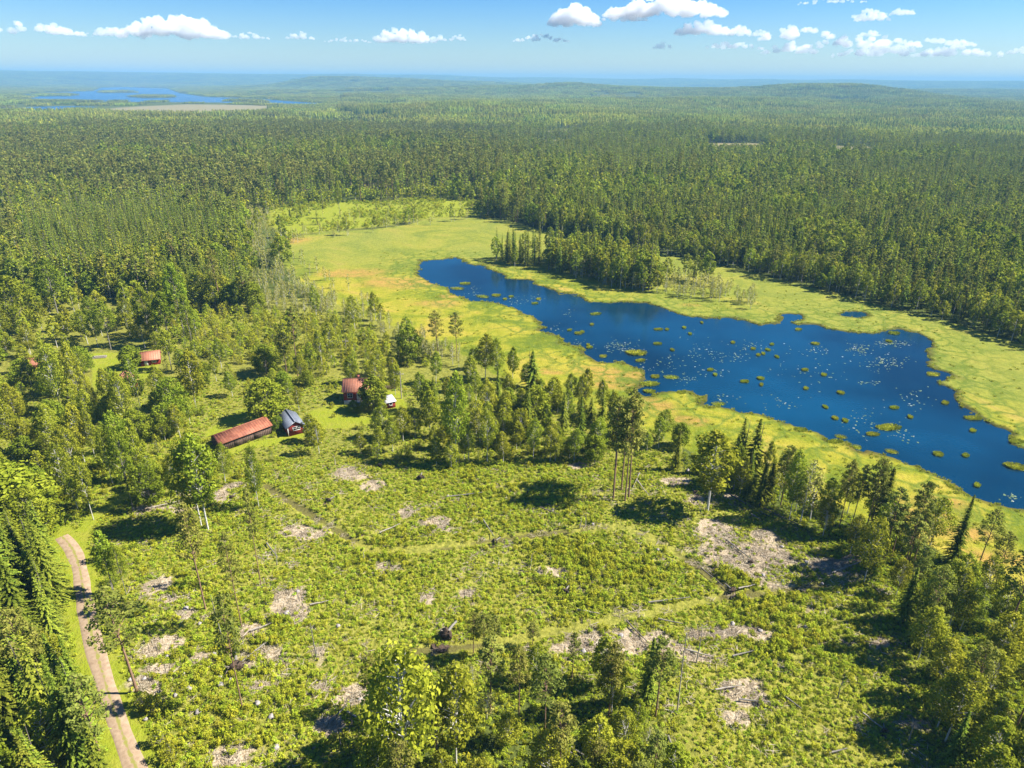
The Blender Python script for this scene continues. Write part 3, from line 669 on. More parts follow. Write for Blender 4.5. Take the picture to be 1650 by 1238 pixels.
def garage():
    a = np.array(g1(464.5, 702)); b = np.array(g1(484, 697)); ax = unit((a - np.array(g1(449, 680)))[None])[0]
    rz = math.atan2(ax[1], ax[0]); Wd = 3.7; L = 7.0; nrm_ = np.array([-math.sin(rz), math.cos(rz)])
    p = a - ax * L / 2 + nrm_ * Wd / 2; t = empty('storage_shed', p[0], p[1], gz(*p), rz)
    tag(t, 'red shed with grey tin gable roof and white window beside the long barn', 'shed')
    add_part('wall', gable(L, Wd, 2.3, 1.15), [M['redwall']], t); add_part('roof', roofg(L, Wd, 2.3, 1.15, .4), [M['roofgrey']], t)
    window(t, L / 2, .2, 1.2, 1.5, .8, 'x', 1)
    for s in (-1, 1): add_part('corner_board', boxg(L / 2 - .02, L / 2 + .03, s * Wd / 2 - (.16 if s > 0 else 0) , s * Wd / 2 + (.16 if s < 0 else 0), 0, 2.25), [M['white']], t)
garage()
def shed():
    a = np.array(g1(621, 659)); b = np.array(g1(637.5, 655)); d = b - a; rz = math.atan2(d[1], d[0]); L = np.linalg.norm(d); Wd = 2.4
    n = np.array([-math.sin(rz), math.cos(rz)]); p = (a + b) / 2 + n * Wd / 2; t = empty('garden_shed', p[0], p[1], gz(*p), rz)
    tag(t, 'tiny red garden shed with pale lean-to roof on the lawn right of the cottage', 'shed')
    g = Geo(); h0, h1 = 1.7, 2.3
    V = [(-L/2, -Wd/2, 0), (L/2, -Wd/2, 0), (L/2, Wd/2, 0), (-L/2, Wd/2, 0), (-L/2, -Wd/2, h0), (L/2, -Wd/2, h0), (L/2, Wd/2, h1), (-L/2, Wd/2, h1)]
    g.add(V, [(0, 3, 2, 1), (4, 5, 6, 7), (0, 1, 5, 4), (1, 2, 6, 5), (2, 3, 7, 6), (3, 0, 4, 7)]); add_part('wall', g, [M['redwall']], t)
    g = Geo(); o_ = .25; k = (h1 - h0) / Wd
    V = [(x, y, h0 + k * (y + Wd / 2) + dz) for dz in (.01, .09) for (x, y) in ((-L/2-o_, -Wd/2-o_), (L/2+o_, -Wd/2-o_), (L/2+o_, Wd/2+o_), (-L/2-o_, Wd/2+o_))]
    g.add(V, [(0, 3, 2, 1), (4, 5, 6, 7), (0, 1, 5, 4), (1, 2, 6, 5), (2, 3, 7, 6), (3, 0, 4, 7)]); add_part('roof', g, [M['roofwhite']], t)
    window(t, 0.1, -Wd / 2, .85, .7, .55, 'y', -1, False)
shed()
def hut(u, v, L, Wd, rz, label, hip=False, wall='redwall', hw=2.2, hr=1.6):
    x, y = g1(u, v); t = empty('summer_house' if not hip else 'hip_roofed_hut', x, y, gz(x, y), rz); tag(t, label, 'house')
    if hip:
        add_part('wall', boxg(-L/2, L/2, -Wd/2, Wd/2, 0, hw), [M[wall]], t); g = Geo(); o_ = .5
        b = [(-L/2-o_, -Wd/2-o_, hw-.15), (L/2+o_, -Wd/2-o_, hw-.15), (L/2+o_, Wd/2+o_, hw-.15), (-L/2-o_, Wd/2+o_, hw-.15), (-.25, 0, hw+hr), (.25, 0, hw+hr)]
        g.add(b, [(3, 2, 1, 0), (0, 1, 5, 4), (2, 3, 4, 5)]); g.add(b, [(1, 2, 5), (3, 0, 4)]); add_part('roof', g, [M['rooforange']], t)
    else:
        add_part('wall', gable(L, Wd, hw, hr), [M[wall]], t); add_part('roof', roofg(L, Wd, hw, hr, .35), [M['rooforange']], t)
    window(t, L * .2, -Wd / 2, .9, .9, .9, 'y', -1); window(t, L / 2, 0, .9, .9, .9, 'x', 1)
    add_part('door', boxg(-L * .3, -L * .3 + .9, -Wd/2 - .06, -Wd/2, .02, 1.95), [M['white']], t)
hut(244, 584, 5.0, 4.2, R(22), 'small red summer house with orange gable roof at the lawn edge', hw=1.9, hr=1.5)
hut(207, 624, 4.6, 4.6, R(30), 'orange pyramid roofed hut half hidden behind trees below the lawn', True, hr=2.3)
hut(64, 594, 6.0, 4.2, R(8), 'orange roofed hut nearly hidden among trees at the far left', False, hw=2, hr=1.3)

def pole(u, v, vt, label, arm=True):
    x, y = g1(u, v); z = gz(x, y); h = height_for(x, y, vt); t = empty('utility_pole', x, y, z); tag(t, label, 'pole', 'utility poles by the cottage')
    add_part('post', tube([(0, 0, -.2), (0, 0, h)], [.15, .11], 8), [M['deadwood']], t, True)
    add_part('crossarm', boxg(-.9, .9, -.06, .06, h - .7, h - .55), [M['deadwood']], t)
    for s in (-.75, .75): add_part('insulator', tube([(s, 0, h - .548), (s, 0, h - .35)], [.05, .04], 6), [M['white']], t)
    return x, y, h
p1 = pole(647, 641, 598, 'pale wooden utility pole standing right of the small garden shed')
p2 = pole(558, 568, 548, 'grey utility pole among the birches behind the cottage')
g = Geo()
for s in (-.75, .75):
    pts = [(p1[0] + s + (p2[0] - p1[0]) * t, p1[1] + (p2[1] - p1[1]) * t, p1[2] - .35 + (p2[2] - p1[2]) * t - 3.2 * t * (1 - t)) for t in np.linspace(0, 1, 14)]
    tube(pts, .022, 4, g=g)
tag(obj('power_line', g.mesh('power_line', [M['oldwall']])), 'thin overhead wires running between the two utility poles', 'cable')
# fence and woodpile
x, y = g1(625, 627); t = empty('board_fence', x, y, gz(x, y), R(3)); tag(t, 'short brown board fence behind the cottage lawn', 'fence')
g = Geo()
for i in range(14): boxg(-2.1 + i * .3, -2.1 + i * .3 + .24, -.02, .02, .05, 1.15 + .06 * (i % 3), g)
add_part('boards', g, [M['oldwall']], t); g = Geo()
for xx in (-2.2, 0, 2.15): add_part('post', boxg(xx - .05, xx + .05, .025, .13, -.1, 1.25), [M['oldwall']], t)
x, y = g1(160, 575); g = Geo()
for i in range(5):
    for j in range(3 - i // 2): tube([(-1.9, i * .3 - .6 + j * .1, .12 + .22 * j), (1.9, i * .3 - .6 + j * .1, .12 + .22 * j)], [.11, .1], 6, g=g)
o = obj('timber_pile', g.mesh('timber_pile', [M['deadwood']])); o.location = (x, y, gz(x, y) + .02); o.rotation_euler = (0, 0, R(15)); tag(o, 'low pile of pale timber lying on the far left lawn', 'woodpile')

# ------------------------------------------------------------------ fallen logs, root plates, snags, boulders
def ztile(pts, lift=0): return [(a, b, gz(a, b) + c + lift) for a, b, c in pts]
def log_mesh(L, r0, r, stubs=5, seedn=0):
    rg = np.random.default_rng(seedn); g = Geo(); n = 7; xs = np.linspace(0, L, n)
    p = np.stack([xs, rg.normal(0, .04, n).cumsum(), r0 + rg.uniform(0, .12, n)], 1); tube(p, np.linspace(r0, r, n), 7, g=g)
    for i in range(stubs):
        k = rg.uniform(.35, .98); a = rg.uniform(0, 6.28); l = rg.uniform(.4, 1.4) * (1.1 - .5 * k); b = np.array([L * k, np.interp(L * k, xs, p[:, 1]), r0])
        tube([b, b + np.array([.5 * l, math.cos(a) * l * .6, abs(math.sin(a)) * l])], [.04, .012], 4, g=g)
    return g
LOGS = [((1010,1005),(1050,1046),'dark'),((440,1030),(382,1078),'pale'),((1190,948),(1218,942),'pale'),((1170,870),(1215,905),'grey'),((1130,915),(1170,948),'dark'),((1045,972),(1112,965),'pale'),((1105,1050),(1150,1063),'pale'),((1178,800),(1240,835),'dark'),((1230,820),(1290,850),'dark'),((720,802),(778,796),'pale'),((612,862),(645,848),'pale'),((778,838),(797,866),'pale'),((870,820),(900,832),'dark'),((1258,1120),(1290,1145),'grey'),((1385,1148),(1422,1178),'grey'),((1210,830),(1225,838),'grey'),((1340,925),(1395,905),'pale'),((530,1170),(570,1130),'grey'),((405,1020),(440,1008),'pale'),((430,880),(450,905),'grey'),((1152,1115),(1195,1108),'pale'),((1190,1130),(1240,1135),'grey'),((1025,775),(1045,802),'grey'),((1030,765),(1020,790),'grey'),((240,823),(290,812),'pale'),((1180,1060),(1215,1052),'grey'),((560,1150),(600,1175),'grey'),((1060,1000),(1100,1008),'grey'),((930,985),(965,992),'pale'),((1335,1215),(1365,1208),'pale'),((500,978),(530,972),'pale'),((880,1195),(940,1230),'grey'),((920,1210),(955,1232),'pale')]
logm = [log_mesh(10, .17, .07, 7, i).mesh('fallen_log', [M[('deadwood', 'bark_grey')[i % 2]]], True) for i in range(4)]
logd = log_mesh(10, .16, .07, 9, 9).mesh('fallen_log', [M['bark_spruce']], True)
near_name = [(1190,900,'on the bare stony patch at right'),(1060,1010,'by the dark ditch in the lower clearing'),(400,1050,'beside the big overturned root at lower left'),(700,830,'in the middle of the green clearing'),(1200,825,'near the treeline above the stony patch'),(1200,1120,'on the pale slash patch at lower right'),(1030,780,'under the tall pines'),(560,1150,'left of the near tree group'),(1400,1150,'in the shade of the right treeline'),(920,1210,'among the near trees at the bottom'),(260,815,'by the track at upper left of the clearing')]
def where(u, v): return min(near_name, key=lambda t: (t[0] - u) ** 2 + (t[1] - v) ** 2)[2]
cnt = {}
LG = []
for i, (a, b, tone) in enumerate(LOGS):
    p, q = np.array(g1(*a)), np.array(g1(*b)); d = q - p; L = np.linalg.norm(d)
    o = obj('fallen_log', logd if tone == 'dark' else logm[i % 4]); o.location = (p[0], p[1], gz(*((p + q) / 2)) + .25); o.rotation_euler = (0, R(-1), math.atan2(d[1], d[0])); o.scale = (L / 10, .8, .8)
    key = (tone, where(*a)); cnt.setdefault(key, []).append((a[0], o)); 
ORD = ['leftmost', 'second', 'third', 'fourth', 'fifth', 'sixth', 'seventh', 'eighth', 'ninth', 'tenth', 'eleventh', 'twelfth', 'thirteenth', 'fourteenth', 'fifteenth', 'sixteenth', 'seventeenth', 'eighteenth', 'nineteenth', 'twentieth']
def ordn(i, n):
    if n == 1: return ''
    return ('leftmost' if i == 0 else 'rightmost' if i == n - 1 else ORD[i] + ' from the left')
for (tone, wh), L in cnt.items():
    L.sort(key=lambda t: t[0])
    for i, (u, o) in enumerate(L):
        tag(o, ('%s fallen log %s%s' % (tone, wh, ', ' + ordn(i, len(L)) if len(L) > 1 else '')), 'log', 'fallen logs in the clearing')
ROOTS = [(530,812,1.2,'small dark overturned root plate near the upper left ditch'),(612,754,1.0,'dark root plate at the upper edge of the clearing, left one'),(678,774,1.5,'broad dark root plate below the birch thicket'),(797,874,1.2,'dark root plate in the centre of the clearing with pale trunk'),(718,1030,2.3,'large root plate above the near tree group'),(382,1082,2.2,'big overturned root plate at lower left with pale log'),(1058,1056,1.4,'dark root plate in the lower middle clearing at the end of a long log'),(910,956,1.5,'dark root plate in the middle right of the clearing'),(1180,952,1.3,'root plate at the end of the ditch with white log'),(375,806,1.1,'dark root plate at the end of the slash strip at upper left'),(584,862,.6,'tiny dark root stump beside the diagonal ditch'),(1210,905,.9,'root stump on the bare stony patch'),(1085,1218,1.6,'dark root plate right of the near trees at the bottom'),(1425,1180,.9,'root plate at the foot of a log near the right treeline'),(1240,798,1.3,'dark root heap behind the lone birch'),(1120,795,1.0,'low dark root heap left of the lone birch base'),(852,795,.8,'small root plate in the upper middle of the clearing')]
for i, (u, v, s, lab) in enumerate(ROOTS):
    x, y = g1(u, v); t = empty('uprooted_stump', x, y, gz(x, y), rng.uniform(-.5, .5)); s = s * .78; tag(t, lab, 'root plate', 'uprooted stumps in the clearing')
    rg = np.random.default_rng(300 + i); g = Geo(); n1, n2 = 12, 7; V = []
    for a in range(n2):
        for b in range(n1):
            rad = s * .62 * (a / (n2 - 1)) ** .8 * (1 + rg.normal(0, .14)); th = b * 2 * math.pi / n1
            V.append((math.cos(th) * rad, -.25 * s + .28 * s * (a / (n2 - 1)) ** 2 + rg.normal(0, .06) * s, s * .5 + math.sin(th) * rad * .85))
    F = [(a * n1 + b, a * n1 + (b + 1) % n1, (a + 1) * n1 + (b + 1) % n1, (a + 1) * n1 + b) for a in range(n2 - 1) for b in range(n1)]
    g.add(V, F); V2 = np.array(V[-n1:]); g.add(np.concatenate([V2, V2 * [.6, 1, .7] + [0, .35 * s, .1 * s]]), [(b, (b + 1) % n1, n1 + (b + 1) % n1, n1 + b) for b in range(n1)])
    add_part('root_plate', g, [M['soil']], t); g = Geo()
    for b in range(14):
        th = rg.uniform(0, 6.28); l = s * rg.uniform(.5, 1.0); c = np.array([math.cos(th), 0, math.sin(th) * .8])
        tube([np.array([0, 0, s * .5]) + c * s * .3, np.array([0, -.1 * s, s * .5]) + c * l * .8, np.array([0, rg.uniform(-.4, .2) * s, max(.1, s * .5)]) + c * l], [.07 * s, .045 * s, .012], 5, g=g)
    add_part('roots', g, [M['bark_spruce']], t)
    g = Geo(); tube([(0, 0, s * .5), (.1, 1.2 * s, s * .42), (.2, 1.9 * s, s * .3)], [.12 * s, .11 * s, .09 * s], 8, g=g); add_part('trunk', g, [M['bark_grey']], t)
    g = Geo(); g.add([(math.cos(k * .628) * s * .75 * rg.uniform(.8, 1.2), -.9 * s + math.sin(k * .628) * s * .5, .02 + .04) for k in range(10)] + [(0, -.9 * s, .08)], [(k, (k + 1) % 10, 10) for k in range(10)]); add_part('root_pit', g, [M['soil']], t)
def snag_mesh(h, seedn, branchy=True):
    rg = np.random.default_rng(seedn); g = Geo(); n = 6; z = np.linspace(0, h, n); p = np.stack([rg.normal(0, .06, n).cumsum(), rg.normal(0, .06, n).cumsum(), z], 1); tube(p, np.linspace(.14, .05, n), 6, g=g)
    for i in range(12 if branchy else 2):
        k = rg.uniform(.4, 1); a = rg.uniform(0, 6.28); l = rg.uniform(.3, 1.3); b = np.array([np.interp(h * k, z, p[:, 0]), np.interp(h * k, z, p[:, 1]), h * k])
        tube([b, b + np.array([math.cos(a) * l, math.sin(a) * l, .3 * l])], [.03, .01], 3, g=g)
    return g
snm = [snag_mesh(8, 40 + i).mesh('dead_tree', [M[('bark_grey', 'deadwood')[i % 2]]], True) for i in range(3)]
stm = snag_mesh(2, 50, False).mesh('tree_stump', [M['deadwood']], True)
SN = [(587,904,889,'tall pale stump in the middle of the clearing'),(855,908,890,'thin pale stump right of the centre of the clearing'),(934,850,832,'left one of two thin grey stumps near the upper right ditch'),(943,848,830,'right one of two thin grey stumps near the upper right ditch'),(1122,1068,1010,'bare leaning grey snag below the ditch'),(1350,1125,1095,'short dark snag in the right part of the clearing'),(1465,1195,1170,'grey snag in front of the right treeline'),(1500,1140,1110,'pale snag in the shade of the right treeline'),(510,1060,1005,'broken orange pine trunk left of the clearing centre'),(549,1200,1150,'bare grey snag left of the near trees'),(185,960,935,'short pale broken trunk beside the gravel road'),(567,1170,1130,'dark short snag on the slash left of the near trees'),(360,1040,960,'thin bare pole in the lower left clearing'),(447,912,880,'leaning grey snag near the slash at left'),(540,750,735,'short grey snag above the clearing'),(400,820,790,'thin pale snag below the long barn'),(1090,1150,1030,'tall bare leaning pole right of the near tree group'),(740,747,655,'bare pale birch trunk below the cottage')]
for i, (u, v, vt, lab) in enumerate(SN):
    x, y = g1(u, v); h = max(height_for(x, y, vt), 1.2); o = obj('dead_tree', snm[i % 3] if h > 3 else stm); o.location = (x, y, gz(x, y) - .1); s = h / (8 if h > 3 else 2)
    o.scale = (min(max(s, .6), .75),) * 2 + (s,); o.rotation_euler = (R(rng.normal(0, 3)), R(rng.normal(0, 3)), rng.uniform(0, 6)); tag(o, lab, 'dead tree', 'dead standing trunks')
def rock_mesh(seedn):
    rg = np.random.default_rng(seedn); g = Geo(); n1, n2 = 9, 6; V = []
    for a in range(n2):
        ph = -math.pi / 2 + math.pi * a / (n2 - 1)
        for b in range(n1):
            th = b * 6.283 / n1; k = 1 + rg.normal(0, .13); V.append((math.cos(th) * math.cos(ph) * k * .5, math.sin(th) * math.cos(ph) * k * .42, (math.sin(ph) * .32 + .12) * k))
    return g.add(V, [(a * n1 + b, a * n1 + (b + 1) % n1, (a + 1) * n1 + (b + 1) % n1, (a + 1) * n1 + b) for a in range(n2 - 1) for b in range(n1)]).mesh('boulder', [M['rock']])
rkm = [rock_mesh(60 + i) for i in range(5)]
RK = [(355,1092),(372,1096),(356,1105),(300,984),(322,1008),(305,1112),(210,1098),(233,1096),(308,1110),(283,1122),(320,1148),(545,1010),(437,1156),(445,1205),(1108,758),(1262,935),(1298,1012),(1342,928),(1350,955),(1325,940),(606,664),(645,684),(580,1128),(507,1205),(235,1160),(1215,830),(955,845),(722,800),(270,1060),(295,1088),(250,1105),(480,955),(462,990),(430,975),(1180,1005),(1225,1016),(1000,1026),(940,1052),(1060,884),(890,824),(1260,880),(1180,880),(1230,925),(1300,905),(345,1058),(415,1135)]
ml = {'lower left part of the clearing': [], 'left edge of the clearing': [], 'stony patch at right': [], 'middle of the clearing': [], 'upper part of the clearing': []}
for i, (u, v) in enumerate(RK):
    x, y = g1(u, v); o = obj('boulder', rkm[i % 5]); s = rng.uniform(.5, 1.0); o.location = (x, y, gz(x, y) + .05); o.scale = (s, s, s); o.rotation_euler = (0, 0, rng.uniform(0, 6))
    k = 'left edge of the clearing' if u < 312 and v > 930 else 'lower left part of the clearing' if u < 600 and v > 930 else 'stony patch at right' if u > 1150 and v > 820 else 'upper part of the clearing' if v < 850 else 'middle of the clearing'
    ml[k].append((u, o))
for k, L in ml.items():
    L.sort(key=lambda t: t[0])
    for i, (u, o) in enumerate(L):
        tag(o, 'pale granite boulder in the %s' % k + ((', ' + ordn(i, len(L)) + ' there') if len(L) <= 20 else ', one of many alike'), 'boulder', 'pale boulders in the ' + k)

# ------------------------------------------------------------------ tussock islets, lilies, shore sedge
def tuft_mesh(seedn, n, rad, hgt):
    rg = np.random.default_rng(seedn); g = Geo(); q = np.sqrt(rg.random(n)) * rad; a = rg.uniform(0, 6.28, n)
    C = np.stack([np.cos(a) * q, np.sin(a) * q, hgt * .45 * (1 - (q / rad) ** 2 * .5)], 1); D = np.stack([np.cos(a) * .5 * q / rad, np.sin(a) * .5 * q / rad, np.ones(n)], 1) + rg.normal(0, .25, (n, 3))
    Nn = np.cross(D, rg.normal(size=(n, 3))); leaves(g, C, Nn, hgt * .55 * rg.uniform(.6, 1.2, n), np.clip(.5 + rg.normal(0, .25, n), 0, 1), .22, 0, D, rg); return g
def islet_mesh(seedn, flat):
    rg = np.random.default_rng(seedn); g = Geo(); n1, n2 = 20, 5; V = []; k = 1 + .18 * np.sin(np.arange(n1) * 2 * rg.integers(1, 3) * math.pi / n1 * 1.0 + rg.uniform(0, 6)) + rg.normal(0, .07, n1)
    for a in range(n2):
        f = a / (n2 - 1)
        for b in range(n1): th = b * 6.283 / n1; V.append((math.cos(th) * f * k[b], math.sin(th) * f * k[b], .22 * (1 - f ** 3) * (0.6 if flat else 1) - .12 * f + rg.normal(0, .02)))
    g.add(V, [(a * n1 + b, a * n1 + (b + 1) % n1, (a + 1) * n1 + (b + 1) % n1, (a + 1) * n1 + b) for a in range(n2 - 1) for b in range(n1)], 0, .45)
    n = 500; a = rg.uniform(0, 6.28, n); q = rg.random(n) ** .5; kk = np.interp(a, np.arange(n1 + 1) * 6.283 / n1, np.r_[k, k[0]])
    C = np.stack([np.cos(a) * q * kk, np.sin(a) * q * kk, .14 + .1 * rg.random(n)], 1); D = np.stack([np.cos(a) * .5, np.sin(a) * .5, np.full(n, 1.2)], 1) + rg.normal(0, .3, (n, 3))
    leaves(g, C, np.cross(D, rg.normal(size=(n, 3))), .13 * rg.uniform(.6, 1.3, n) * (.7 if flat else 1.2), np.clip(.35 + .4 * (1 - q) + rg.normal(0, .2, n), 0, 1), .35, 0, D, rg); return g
ism = [islet_mesh(80 + i, i >= 4).mesh('grass_islet', [M['islet']]) for i in range(6)]
IS = [(750,457,10),(737,465,13),(800,476,10),(778,478,13),(824,478,5),(813,482,4),(868,482,5),(862,489,6),(918,532,4),(932,537,7),(948,556,4),(960,506,10),(954,523,4),(938,535,4),(930,537,6),(1061,531,8),(1075,531,4),(1102,528,4),(1112,538,4),(950,560,6),(1060,554,8),(1083,564,4),(1131,520,3),(1181,552,4),(1214,562,5),(1237,564,5),(1230,570,4),(1222,572,4),(1244,555,4),(1023,569,20),(972,574,9),(1032,581,9),(1287,531,7),(1313,554,8),(1252,575,4),(1297,596,6),(1328,604,6),(1225,610,7),(1227,620,4),(1203,615,4),(1299,626,5),(1354,633,7),(1330,656,5),(1441,657,8),(1467,672,5),(1345,674,6),(1362,678,6),(1432,689,22),(1407,700,12),(1355,704,10),(1512,732,11),(1556,734,6),(1575,782,6),(1634,752,20),(1504,603,15),(1523,649,7),(1568,694,6),(1432,550,6),(1441,537,12),(1568,674,15),(1639,712,15),(1437,728,11),(1381,721,10),(1024,571,6),(1145,596,6),(1152,604,4),(1056,607,10),(1082,608,14),(1048,619,18),(1045,631,12),(1098,633,10),(1158,651,13),(1200,615,8),(1224,610,5),(1290,693,14),(1345,712,14)]
BIGI = {(1023,569): 'largest tussock islet in the left half of the pond, teardrop shaped', (1432,689): 'long bright islet in the right half of the pond', (1634,752): 'long tussock islet at the right edge of the photo, on the pond', (1048,619): 'yellow islet touching the ragged left shore', (1407,700): 'round bright islet just left below the long bright one', (1512,732): 'lone yellow green islet near the lower right shore of the pond', (1504,603): 'flat olive sedge mat by the right bay'}
bins = {}
for i, (u, v, wpx) in enumerate(IS):
    a = np.array(g1(u, v)); b = np.array(g1(u + wpx, v)); rx_ = .85 * np.linalg.norm(a - b); fl = (u, v) in ((737,465), (778,478), (1082,608), (1504,603), (1158,651), (972,574), (1355,704), (1437,728), (1381,721))
    o = obj('grass_islet', ism[(4 + i % 2) if fl else i % 4]); o.location = (a[0], a[1], -.10); o.scale = (rx_, max(rx_ * .62, 1.0), 1.1 + .12 * min(rx_, 4)); o.rotation_euler = (0, 0, rng.uniform(-.35, .2))
    if (u, v) in BIGI: tag(o, BIGI[(u, v)], 'islet', 'grass tussocks in the pond'); continue
    zone = 'narrow upper left arm' if u < 900 else 'left middle part' if u < 1120 else 'central part' if u < 1300 else 'right part' if v < 640 else 'lower right part'
    bins.setdefault((zone, 'tiny' if wpx <= 5 else 'medium sized'), []).append((u, o))
for (zone, sz), L in bins.items():
    L.sort(key=lambda t: t[0])
    for i, (u, o) in enumerate(L): tag(o, '%s tussock in the %s of the pond%s' % (sz, zone, (', ' + ordn(i, len(L))) if len(L) > 1 else ''), 'islet', 'grass tussocks in the pond')
# water lilies
g = Geo(); th = np.linspace(.25, 6.03, 9); g.add([(0, 0, 0)] + [(math.cos(t), math.sin(t), .0) for t in th], [(0, k + 1, k + 2) for k in range(8)], 0, .5)
m_, nt_ = new_mat('lily_pad'); oi = N(nt_, 'ShaderNodeObjectInfo'); finish(nt_, ramp(nt_, oi.outputs['Random'], [(0, (.08, .12, .04)), (.8, (.15, .19, .10)), (1, (.32, .34, .30))]), .8, .1)
pad = g.mesh('lily_pad', [m_])
cl = [(860,480,30,8,60),(915,505,25,10,50),(990,555,40,14,150),(1005,560,40,16,150),(930,552,30,10,60),(1180,575,50,12,120),(1150,600,30,10,60),(1160,640,40,10,60),(1440,553,45,7,260),(1385,562,30,12,240),(1425,585,60,18,320),(1310,565,60,10,90),(1400,617,30,6,60),(1060,640,20,10,50),(760,470,30,14,80),(1210,560,60,20,120),(1300,600,100,30,120),(1480,640,50,30,90),(1400,680,60,40,120),(1260,650,60,20,80),(1120,560,60,30,140),(1630,800,20,12,60),(1455,700,40,20,70),(1040,600,30,12,70),(1100,610,40,12,90),(1070,585,60,25,120),(890,530,25,12,60),(840,485,40,12,90)]
pp = []
for (u, v, a, b, n) in cl: n = int(n * .35); pp.append(G(rng.normal(u, a * .34, n), rng.normal(v, b * .36, n)))
pp = np.concatenate(pp); pp = pp[pond_s(pp[:, 0], pp[:, 1]) > 2.2]; n = len(pp)
s_ = rng.uniform(.08, .22, n)
scatter('water_lilies', np.c_[pp, np.full(n, -.112) + rng.uniform(0, .006, n)], rng.uniform(0, 6.28, n), np.stack([s_ * 1.6, s_, s_], 1), np.zeros(n), [pad], 'small pale lily pads floating in patches on the pond', 'water plants')
# sedge along the shore and over the bog near it
tm = [tuft_mesh(90 + i, 26, .5, .5).mesh('sedge_tuft', [M['islet']]) for i in range(4)]
n = 90000; cx_ = rng.uniform(wPOND[:, 0].min() - 20, 330, n); cy_ = rng.uniform(95, wPOND[:, 1].max() + 15, n); s = pond_s(cx_, cy_)
dd = np.hypot(cx_, cy_)
k = (s < .25) & (s > -30) & (rng.random(n) < np.where(s > -1.4, .6, .05 * (200 / dd) ** 1.5)) & (np.abs(P(cx_, cy_, 0 * cx_)[0] - 825) < 950)
cx_, cy_, s = cx_[k], cy_[k], s[k]; n = len(cx_)
scatter('shore_sedge', np.c_[cx_, cy_, ground_z(cx_, cy_) - .05], rng.uniform(0, 6.28, n), rng.uniform(.6, 1.2, n), rng.integers(0, 4, n), tm, 'sedge tufts fringing the pond shore', 'sedge')
print('small things', round(time.time() - T0, 1), 'sedge', n)

